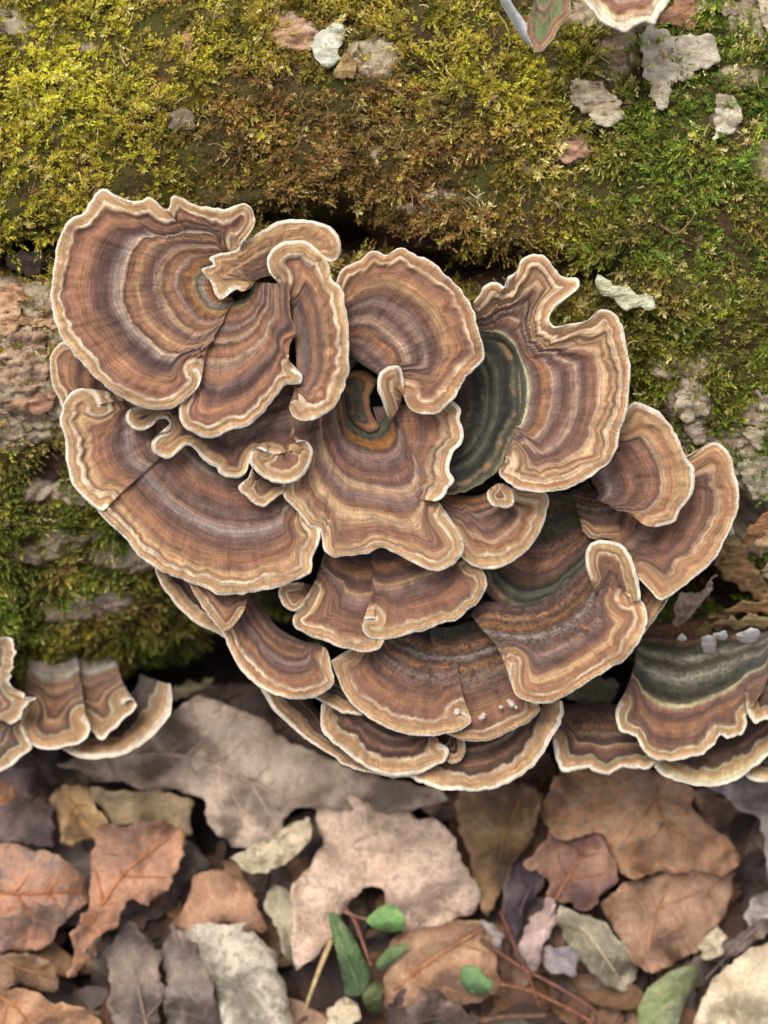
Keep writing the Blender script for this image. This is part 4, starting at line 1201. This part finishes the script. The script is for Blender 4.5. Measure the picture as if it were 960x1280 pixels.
flake('lichen_flake', 'large pale grey curled flake below the striped top bracket', 'T', [(540,125),(560,100),(640,92),(655,105),(700,105),(770,118),(775,150),(805,185),(762,222),(722,248),(700,270),(672,285),(660,262),(630,285),(628,318),(638,325),(634,352),(595,356),(565,318),(545,240)], (206, 204, 196), (176, 170, 156), 46, 8, 'lichen', FG, rough=7, scale=380)
flake('lichen_flake', 'bright whitish lichen flake near the top centre', 'px', [(396,52),(400,40),(425,30),(428,48),(424,60),(436,70),(426,76),(412,86),(402,80)], (222, 228, 214), (196, 200, 182), 44, 8, 'lichen', FG)
flake('lichen_flake', 'olive speckled flake joined below the bright whitish one', 'px', [(414,84),(430,70),(444,80),(442,94),(428,101),(415,96)], (170, 150, 110), (130, 108, 70), 40, 8, 'lichen', FG)
flake('lichen_flake', 'pale green white lichen scrap beside the crest of the tall fan', 'px', [(746,352),(760,350),(770,356),(778,352),(780,362),(800,370),(818,376),(814,386),(796,384),(776,382),(768,374),(752,366)], (214, 224, 198), (188, 196, 168), 52, 6, 'lichen', FG, tilt=(0, -20))
flake('bark_flake', 'ridged brown and pink bark flake left of the bright whitish lichen', 'px', [(330,20),(350,14),(365,26),(390,34),(396,50),(396,66),(370,62),(348,56),(338,40)], (196, 166, 140), (140, 108, 84), 34, 14, 'bark', FG, rough=14)
flake('bark_flake', 'shaded brown bark flake under the ridged pink one', 'px', [(352,58),(378,60),(398,68),(400,86),(380,90),(358,84)], (112, 86, 64), (76, 56, 42), 24, 14, 'bark', FG)
flake('bark_flake', 'domed cream bark lump below the large pale flake', 'px', [(714,100),(738,98),(762,110),(780,128),(782,146),(766,156),(746,152),(738,138),(720,128)], (212, 202, 190), (166, 148, 128), 40, 18, 'bark', FG, rough=16)
flake('bark_flake', 'pinkish crusty bark lump lower down on the moss', 'px', [(690,176),(708,166),(730,172),(738,188),(728,204),(706,206),(690,196)], (196, 164, 148), (156, 122, 106), 34, 16, 'bark', FG, rough=14)
flake('bark_flake', 'narrow white bark flake at the upper right', 'px', [(898,120),(912,116),(920,130),(934,142),(926,152),(908,172),(892,178),(900,158),(896,140)], (216, 208, 200), (180, 164, 150), 38, 12, 'bark', FG, rough=12)
flake('bark_flake', 'grey brown bark flake between the top bracket and large pale flake', 'T', [(405,130),(470,120),(490,160),(470,210),(430,205),(410,170)], (182, 160, 146), (140, 116, 100), 34, 12, 'bark', FG)
flake('bark_flake', 'rust mottled bark flake at the top right behind the striped bracket', 'T', [(590,70),(620,20),(640,-20),(720,-20),(716,50),(720,92),(680,102),(620,90)], (176, 140, 118), (128, 92, 74), 34, 14, 'bark', FG)
flake('bark_flake', 'pale bark strip along the top right edge', 'T', [(720,-20),(800,-20),(850,10),(860,45),(800,46),(716,44)], (206, 200, 186), (168, 154, 136), 32, 12, 'bark', FG)
flake('bark_flake', 'white bark flake at the top right corner', 'T', [(925,-10),(1000,-10),(1000,100),(950,96),(930,50)], (206, 196, 184), (160, 146, 130), 36, 12, 'bark', FG)
flake('bark_flake', 'small pinkish upright chip on the upper left moss', 'px', [(226,42),(234,40),(240,48),(240,66),(228,64)], (190, 150, 132), (150, 112, 96), 50, 10, 'bark', FG, jag=2)
flake('bark_flake', 'small grey crater like flake in the left moss', 'px', [(210,146),(226,140),(244,146),(246,158),(228,164),(212,158)], (150, 140, 126), (104, 92, 78), 42, 10, 'bark', FG)
flake('bark_flake', 'curved pinkish bark strip at the left edge above the cracked plate', 'U', [(-80,372),(80,370),(160,395),(150,440),(100,470),(200,520),(320,560),(335,582),(240,572),(140,590),(60,630),(-80,640)], (212, 178, 150), (168, 128, 100), 24, 16, 'bark', FG, rough=12)
flake('bark_flake', 'cracked pinkish grey bark plate left of the main cluster', 'U', [(-80,640),(60,625),(200,600),(250,640),(250,700),(290,720),(285,800),(275,940),(180,950),(120,960),(-80,920)], (200, 178, 162), (154, 130, 116), 30, 22, 'bark', FG, rough=18)
flake('bark_flake', 'lower rosy bark plate with grainy edge left of the cluster', 'U', [(-80,930),(60,950),(180,955),(290,950),(330,985),(320,1060),(280,1100),(180,1090),(100,1070),(20,1040),(-80,1040)], (196, 160, 140), (146, 112, 98), 26, 20, 'bark', FG, rough=14)
flake('bark_flake', 'grey mossy bark plate under the rosy plate', 'U', [(-80,1060),(10,1060),(60,1110),(130,1190),(110,1240),(-80,1230)], (166, 154, 142), (112, 100, 88), 20, 18, 'bark', FG)
flake('bark_flake', 'dark grey chip in the hollow at the left', 'U', [(30,180),(150,120),(250,140),(240,200),(230,270),(150,285),(60,270)], (74, 64, 60), (44, 36, 34), -10, 18, 'bark', FG)
flake('bark_flake', 'pale grey bark knob right of the brown fan', 'px', [(842,488),(862,482),(882,494),(884,514),(870,530),(856,524),(846,506)], (204, 196, 184), (156, 146, 130), 26, 20, 'bark', FG, rough=14)
flake('bark_flake', 'pale grey bark plate above the sweeping crescent', 'px', [(850,528),(872,534),(896,538),(900,548),(880,558),(862,552)], (186, 178, 170), (140, 128, 118), 22, 16, 'bark', FG)
flake('bark_flake', 'cream bark lump on the right edge', 'px', [(925,535),(950,530),(990,540),(990,560),(940,558)], (214, 206, 192), (170, 156, 138), 30, 18, 'bark', FG)
flake('bark_flake', 'round whitish knob at the right edge above the cream lump', 'px', [(944,484),(960,480),(980,484),(980,510),(954,512),(944,500)], (214, 206, 192), (180, 168, 150), 30, 18, 'bark', FG)
flake('bark_flake', 'grey white lichen crust beside the widest part of the crescent', 'px', [(926,570),(960,560),(990,580),(990,620),(950,625),(932,610),(922,590)], (196, 196, 180), (150, 146, 124), 26, 18, 'lichen', FG, rough=16)
flake('bark_flake', 'small grey lichen pad below the crescent rim', 'px', [(905,672),(912,656),(922,658),(924,672),(912,682)], (200, 200, 186), (164, 162, 146), 60, 14, 'lichen', FG)
WG = 'wood fragments at the right edge of the log'
flake('wood_chunk', 'granular brown wood chunk at the right edge', 'V', [(350,560),(420,520),(560,530),(620,590),(660,650),(740,720),(790,850),(820,960),(740,980),(640,960),(560,880),(450,800),(370,770),(345,680)], (184, 152, 116), (134, 104, 74), 70, 46, 'wood', WG, rough=14, scale=900)
flake('wood_splinter', 'reddish fibrous wood splinter above the granular chunk', 'V', [(570,480),(620,400),(700,320),(800,230),(840,400),(760,450),(690,500),(620,540)], (170, 128, 96), (120, 86, 62), 60, 20, 'wood', WG, streak=(.3, 1, 1))
flake('wood_splinter', 'pale diagonal wood splinter with dark stripes', 'V', [(640,560),(700,500),(800,420),(850,470),(760,560),(690,620)], (196, 172, 138), (110, 84, 60), 66, 16, 'wood', WG, streak=(.3, 1, 1))
flake('wood_splinter', 'rounded grey wood curl at the right frame edge', 'V', [(700,700),(760,660),(840,640),(840,820),(770,800),(730,760)], (180, 168, 148), (130, 114, 96), 76, 22, 'wood', WG)
flake('wood_slab', 'layered brown wood slab under the granular chunk', 'V', [(280,1080),(400,1040),(470,990),(600,975),(760,1000),(860,1010),(860,1080),(700,1090),(560,1100),(420,1110),(340,1105)], (176, 144, 106), (108, 82, 58), 110, 20, 'wood', WG, streak=(.25, 1.5, 1.5), rough=12)
flake('wood_slab', 'pale olive lower wood slab above the weathered bracket', 'V', [(170,1180),(220,1140),(400,1120),(620,1105),(860,1100),(860,1190),(700,1185),(520,1180),(330,1185),(220,1230)], (186, 172, 132), (130, 116, 80), 122, 18, 'wood', WG, streak=(.25, 1.5, 1.5), rough=12)
flake('wood_sliver', 'upright grey pointed wood sliver beside the pale bracket tip', 'V', [(-20,1290),(10,1040),(60,920),(180,890),(270,880),(350,740),(340,830),(280,930),(200,1050),(120,1150),(50,1230)], (176, 162, 150), (128, 112, 102), 150, 10, 'wood', WG, streak=(1, .5, 1))
CG = 'white crumbs of fungus below the wood slab'
for lb, p in (('white crumb left of the tall white one', [(588,128),(620,95),(632,125),(600,140)]), ('tall white crumb hanging over the grey green bracket', [(694,120),(745,112),(742,178),(702,178)]),
              ('small white crumb right of the tall one', [(750,90),(790,88),(792,128),(755,125)]), ('wide white crumb at the right with a dark dot', [(825,90),(920,85),(918,132),(850,140),(828,120)])):
    flake('white_crumb', lb, 'P', p, (250, 250, 252), (226, 228, 236), 222, 6, 'fungus crumb', CG, rough=6, jag=4)
flake('white_crumb', 'white crumb on the rim of the weathered bracket', 'P', [(838,388),(860,385),(888,415),(870,425),(845,412)], (236, 236, 240), (206, 206, 214), 320, 8, 'fungus crumb', CG, rough=3, jag=2)
flake('pale_crust', 'pale powdery crust patch behind the lower right fan', 'P', [(165,345),(220,290),(300,262),(350,290),(345,340),(300,370),(230,380),(180,375)], (214, 212, 198), (180, 176, 158), 190, 10, 'crust', None, rough=10, scale=700)
flake('grey_crust', 'flat grey bracket flank under the moss at lower left', 'Q', [(500,300),(560,272),(680,262),(740,244),(800,236),(856,214),(850,240),(795,282),(700,298),(600,300),(520,312)], (150, 146, 126), (116, 110, 92), 100, 14, 'crust', None, rough=6)

# white crumbs and the tiny orange sliver on the brackets
def grain(label, px, py, r, w, c, group, name='spore_crumb', cat='crumb', squash=(1, 1), ang=0):
    th = np.linspace(0, np.pi, 7)[1:-1]; ph = np.linspace(0, 2 * np.pi, 9)[:-1]
    V = [spot(px, py, w + r)]
    rg = np.random.default_rng(int(px * 7 + py))
    ca, sa = math.cos(ang), math.sin(ang)
    for t in th:
        for p in ph:
            k = r * (1 + .3 * rg.uniform(-1, 1))
            dx, dy = math.sin(t) * math.cos(p) * k * squash[0], math.sin(t) * math.sin(p) * k * squash[1]
            V.append(spot(px + dx * ca - dy * sa, py + dx * sa + dy * ca, w + math.cos(t) * k))
    V.append(spot(px, py, w - r)); n = 8
    F = [[0, 1 + j, 1 + (j + 1) % n] for j in range(n)]
    for i in range(4):
        for j in range(n):
            F.append([1 + i * n + j, 1 + (i + 1) * n + j, 1 + (i + 1) * n + (j + 1) % n, 1 + i * n + (j + 1) % n])
    F += [[len(V) - 1, 1 + 4 * n + (j + 1) % n, 1 + 4 * n + j] for j in range(n)]
    o = build(name, np.array(V), F, plain_mat('crumb', c, None, 900, .7, .3), None, spot(px, py, w))
    tag(o, label, cat, group)
for x, y, r in ((572, 890, 4.5), (579, 887, 3), (602, 897, 4), (605, 893, 3), (626, 884, 3), (640, 880, 5), (636, 876, 3), (645, 884, 3)):
    grain('white crumb on the rim of the bottom bracket with the lilac scar', x, y, r, -132, (240, 226, 208), 'white crumbs on the bottom bracket rim')
grain('tiny curved orange sliver lying on the lower right fan', 731, 785, 7, -98, (236, 150, 84), None, 'orange_sliver', 'debris', (1, .25), .8)

# ------------------------------------------------------------------ moss
def moss_colour(px, py, rg):
    n = len(px)
    A = lambda c: np.array(lin(c)) * 1.42
    yel, lime, oli, rust, strw, grn, dgr = A((206, 188, 44)), A((174, 170, 40)), A((138, 120, 34)), A((128, 92, 52)), A((222, 196, 124)), A((112, 140, 34)), A((74, 96, 24))
    big = fbm(px / 95, py / 80, 81, 3)
    mid = fbm(px / 30, py / 26, 84, 3)
    # share of rusty moss: strongest mid top
    rustf = np.exp(-blob(px, py, 400, 190, 190, 110)) * 1.2 + np.exp(-blob(px, py, 560, 230, 110, 80)) * .8 + np.exp(-blob(px, py, 230, 160, 100, 80)) * .35
    rustf = np.clip(rustf + big * 0.8 - 0.02 + mid * .9 + .3 * fbm(px / 14, py / 12, 88, 2), 0, 1)
    yelf = np.clip(np.exp(-blob(px, py, 60, 130, 220, 170)) * 1.25 + np.exp(-blob(px, py, 590, 60, 130, 90)) * .7 + mid * .5, 0, 1)
    grnf = np.clip(sstep(620, 860, px) * (1.0 - 0.3 * sstep(300, 420, py)) + sstep(500, 620, py) * .9 + mid * .4, 0, 1)
    c = oli[None] * (1 - yelf[:, None]) + (yel * .6 + lime * .4)[None] * yelf[:, None]
    c = c * (1 - grnf[:, None]) + (grn * .6 + dgr * .4)[None] * grnf[:, None]
    c = c * (1 - rustf[:, None] * .85) + rust[None] * rustf[:, None] * .85
    pick = rg.random(n)
    c = np.where((pick < .10)[:, None], c * .4 + strw * .6, c)
    c = np.where(((pick > .10) & (pick < .2))[:, None], c * .5 + lime * .5, c)
    c = np.where(((pick > .8))[:, None], c * .5 + oli * .3, c)
    g = c.mean(1, keepdims=True)
    c = g + (c - g) * .94
    return c * .93 * (rg.uniform(.6, 1.5, n) * (1 + .7 * mid + .3 * fbm(px / 12, py / 12, 87, 2)))[:, None]

def build_moss():
    rg = np.random.default_rng(5)
    def sample(n, x0, x1, p0, p1, seed):
        x = rg.uniform(x0, x1, n); ph = rg.uniform(p0, p1, n)
        return x, ph
    x1, p1 = sample(88000, -600, 600, math.radians(-95), math.radians(38), 1)
    x2, p2 = sample(5000, -1500, 1500, math.radians(-60), math.radians(100), 2)
    x = np.r_[x1, x2]; ph = np.r_[p1, p2]
    d, bark, bare, px, py = log_disp(x, ph)
    dens = 1 - np.clip(bark * 1.1, 0, 1) * .94
    dens *= 1 - np.clip(bare * 1.2, 0, 1) * .97
    dens *= 1 - 0.25 * sstep(0.25, .6, fbm(px / 45, py / 40, 91, 3))
    dens *= 1 - sstep(820, 860, py) * (px < 320) * 1.0
    # hidden behind the cluster
    dens *= np.where(blob(px, py, 470, 640, 300, 280) < 1, 0.15, 1)
    keep = rg.random(len(x)) < dens
    x, ph, px, py, d = x[keep], ph[keep], px[keep], py[keep], d[keep]
    n = len(x)
    col = moss_colour(px, py, rg)
    mound = 8 + 20 * sstep(-.5, .6, fbm(px / 34, py / 30, 95, 3))
    size = rg.uniform(.6, 1.35, n) * (1 + .35 * fbm(px / 60, py / 60, 96, 2))
    r = LOG_R + d - 4 + 15 * fbm(px / 24, py / 20, 98, 3)
    # local frame: radial, along x, tangential
    er = np.stack([np.zeros(n), np.sin(ph), np.cos(ph)], 1)
    ex = np.tile([1.0, 0, 0], (n, 1))
    et = np.stack([np.zeros(n), np.cos(ph), -np.sin(ph)], 1)
    # growth direction leans outward with gravity and chance, locally combed
    la = fbm(px / 50, py / 50, 97, 2) * 3.0
    flat = (rg.random(n) < .5)
    lean = np.stack([np.cos(la * 2), np.sin(la * 2)], 1) * np.where(flat, rg.uniform(1.2, 2.6, n), rg.uniform(.1, .9, n))[:, None] + rg.normal(0, .35, (n, 2))
    up = er + ex * lean[:, :1] + et * lean[:, 1:]
    up /= np.linalg.norm(up, axis=1, keepdims=True)
    a = np.cross(up, ex + 0.01); a /= np.linalg.norm(a, axis=1, keepdims=True)
    b = np.cross(up, a)
    root = np.stack([x, LOG_V + r * np.sin(ph), LOG_W + r * np.cos(ph)], 1)
    K = 15
    vs, cs = [], []
    spin = rg.uniform(0, 6.28, n)
    H = (mound * .9) * size * np.where(flat, 1.5, 1.0)
    for k in range(K):
        f = k / (K - 1)
        az = spin + k * 2.4
        hgt = H * (0.25 + 0.75 * f)
        out = np.cos(az)[:, None] * a + np.sin(az)[:, None] * b
        el = math.radians(15 + 62 * f)                       # lower leaves spread, top ones stand
        dirl = out * math.cos(el) + up * math.sin(el)
        side = np.cross(dirl, up); side /= np.maximum(np.linalg.norm(side, axis=1, keepdims=True), 1e-6)
        ln = (9.5 - 4.5 * f) * size * np.where(flat, .72, .95) * rg.uniform(.7, 1.3, n)
        wd_ = (1.35 - .5 * f) * size * rg.uniform(.8, 1.3, n)
        o = root + up * hgt[:, None]
        tip = o + dirl * ln[:, None] - er * (0.10 * ln)[:, None]
        midp = o + dirl * (ln * .45)[:, None] + up * (ln * .06)[:, None]
        quad = np.stack([o, midp + side * wd_[:, None], tip, midp - side * wd_[:, None]], 1)
        vs.append(quad)
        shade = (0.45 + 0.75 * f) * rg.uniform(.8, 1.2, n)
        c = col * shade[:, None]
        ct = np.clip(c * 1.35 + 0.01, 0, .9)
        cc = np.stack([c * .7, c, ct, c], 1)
        cs.append(cc)
    V = np.concatenate(vs, 0).reshape(-1, 3)
    C = np.concatenate(cs, 0).reshape(-1, 3)
    C = np.concatenate([np.clip(C, 0, 1), np.ones((len(C), 1))], 1)
    F = np.arange(len(V)).reshape(-1, 4)
    pts = world(V[:, 0], V[:, 1], V[:, 2])
    m, nt, nodes, links, bsdf = new_mat('moss_leaf')
    at = N(nt, 'ShaderNodeAttribute', attribute_name='tint')
    links.new(at.outputs['Color'], bsdf.inputs['Base Color'])
    bsdf.inputs['Roughness'].default_value = 0.5
    bsdf.inputs['Specular IOR Level'].default_value = 0.4
    tr = nodes.new('ShaderNodeBsdfTranslucent')
    links.new(at.outputs['Color'], tr.inputs['Color'])
    mx = nodes.new('ShaderNodeMixShader'); mx.inputs[0].default_value = 0.3
    links.new(bsdf.outputs[0], mx.inputs[1]); links.new(tr.outputs[0], mx.inputs[2])
    links.new(mx.outputs[0], nodes['Material Output'].inputs['Surface'])
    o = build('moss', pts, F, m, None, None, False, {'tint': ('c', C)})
    tag(o, 'yellow green to rusty moss growing over the fallen log', 'moss', None, 'stuff')
    print('moss shoots', n)
build_moss()

# ------------------------------------------------------------------ crumbled litter between the leaves
def build_litter():
    rg = np.random.default_rng(9)
    n = 1500
    X = rg.uniform(-1500, 1500, n); Y = rg.uniform(-1500, -250, n)
    Y[:900] = rg.uniform(-900, -330, 900); X[:900] = rg.uniform(-650, 650, 900)
    V, F, C = [], [], []
    pal = [np.array(lin(c)) * .75 for c in ((120, 84, 60), (84, 60, 48), (150, 112, 80), (60, 44, 38), (104, 88, 82), (166, 130, 104))]
    for i in range(n):
        L = rg.uniform(20, 85) * (1 if i % 3 else 1.5); Wd = L * rg.uniform(.3, .8)
        a = rg.uniform(0, 6.28); ti = rg.normal(0, .35, 2); cu = rg.uniform(-.5, .5) * L
        zc = rg.uniform(10, 45) if i % 3 else rg.uniform(40, 66)
        c = pal[rg.integers(len(pal))] * rg.uniform(.5, 1.0)
        b0 = len(V)
        for u in np.linspace(-1, 1, 6):
            wd = Wd * (1 - abs(u) ** 2.2 * .8) * rg.uniform(.8, 1.1)
            for v in (-1, 0, 1):
                lx, ly = u * L / 2, v * wd / 2
                z = zc + ti[0] * lx + ti[1] * ly + cu * (v * v) * .3 + cu * u * u * .3
                V.append((X[i] + lx * math.cos(a) - ly * math.sin(a), Y[i] + lx * math.sin(a) + ly * math.cos(a), max(z, 6)))
                C.append((*c, 1))
        for r in range(5):
            for q in range(2):
                s0 = b0 + r * 3 + q
                F.append((s0, s0 + 3, s0 + 4, s0 + 1))
    V = np.array(V) * S
    o = build('leaf_litter', V, np.array(F), vcol_mat('litter', .7, .35, 500, bump=.5), None, None, True, {'tint': ('c', np.array(C))})
    tag(o, 'crumbled dark leaf fragments covering the soil under the larger leaves', 'litter', None, 'stuff')
build_litter()

def build_fibres():
    """dry straw coloured threads, stalks and crumbs caught in the moss"""
    rg = np.random.default_rng(12)
    n = 1500
    x = rg.uniform(-600, 600, n); ph = rg.uniform(math.radians(-95), math.radians(38), n)
    d, bark, bare, px, py = log_disp(x, ph)
    keep = (blob(px, py, 470, 640, 280, 260) > 1) & (py < 850)
    x, ph, d = x[keep], ph[keep], d[keep]
    V, F, C = [], [], []
    pal = [np.array(lin(c)) for c in ((190, 160, 100), (160, 116, 70), (206, 184, 130), (120, 84, 54), (150, 110, 70))]
    for i in range(len(x)):
        L = rg.uniform(5, 20); a = rg.uniform(0, 6.28); wdt = rg.uniform(.3, .65)
        bend = rg.normal(0, .4); rise = rg.uniform(-.1, .5)
        c = pal[rg.integers(5)] * rg.uniform(.5, .9)
        r = LOG_R + d[i] + rg.uniform(8, 24)
        b0 = len(V)
        for k, u in enumerate((0, .33, .66, 1)):
            ang = a + bend * u
            dx, dt, dr = L * u * math.cos(ang), L * u * math.sin(ang), rise * L * u
            for sg in (-1, 1):
                X = x[i] + dx - sg * wdt * math.sin(ang)
                P = ph[i] + (dt + sg * wdt * math.cos(ang)) / LOG_R
                R_ = r + dr + sg * wdt * .5
                V.append((X, LOG_V + R_ * math.sin(P), LOG_W + R_ * math.cos(P)))
                C.append((*c, 1))
            if k:
                s0 = b0 + (k - 1) * 2
                F.append((s0, s0 + 1, s0 + 3, s0 + 2))
    V = np.array(V)
    o = build('moss_debris', world(V[:, 0], V[:, 1], V[:, 2]), np.array(F), vcol_mat('dry_thread', .6, .2), None, None, False, {'tint': ('c', np.array(C))})
    tag(o, 'dry straw threads and stalks caught in the moss', 'debris', None, 'stuff')
build_fibres()
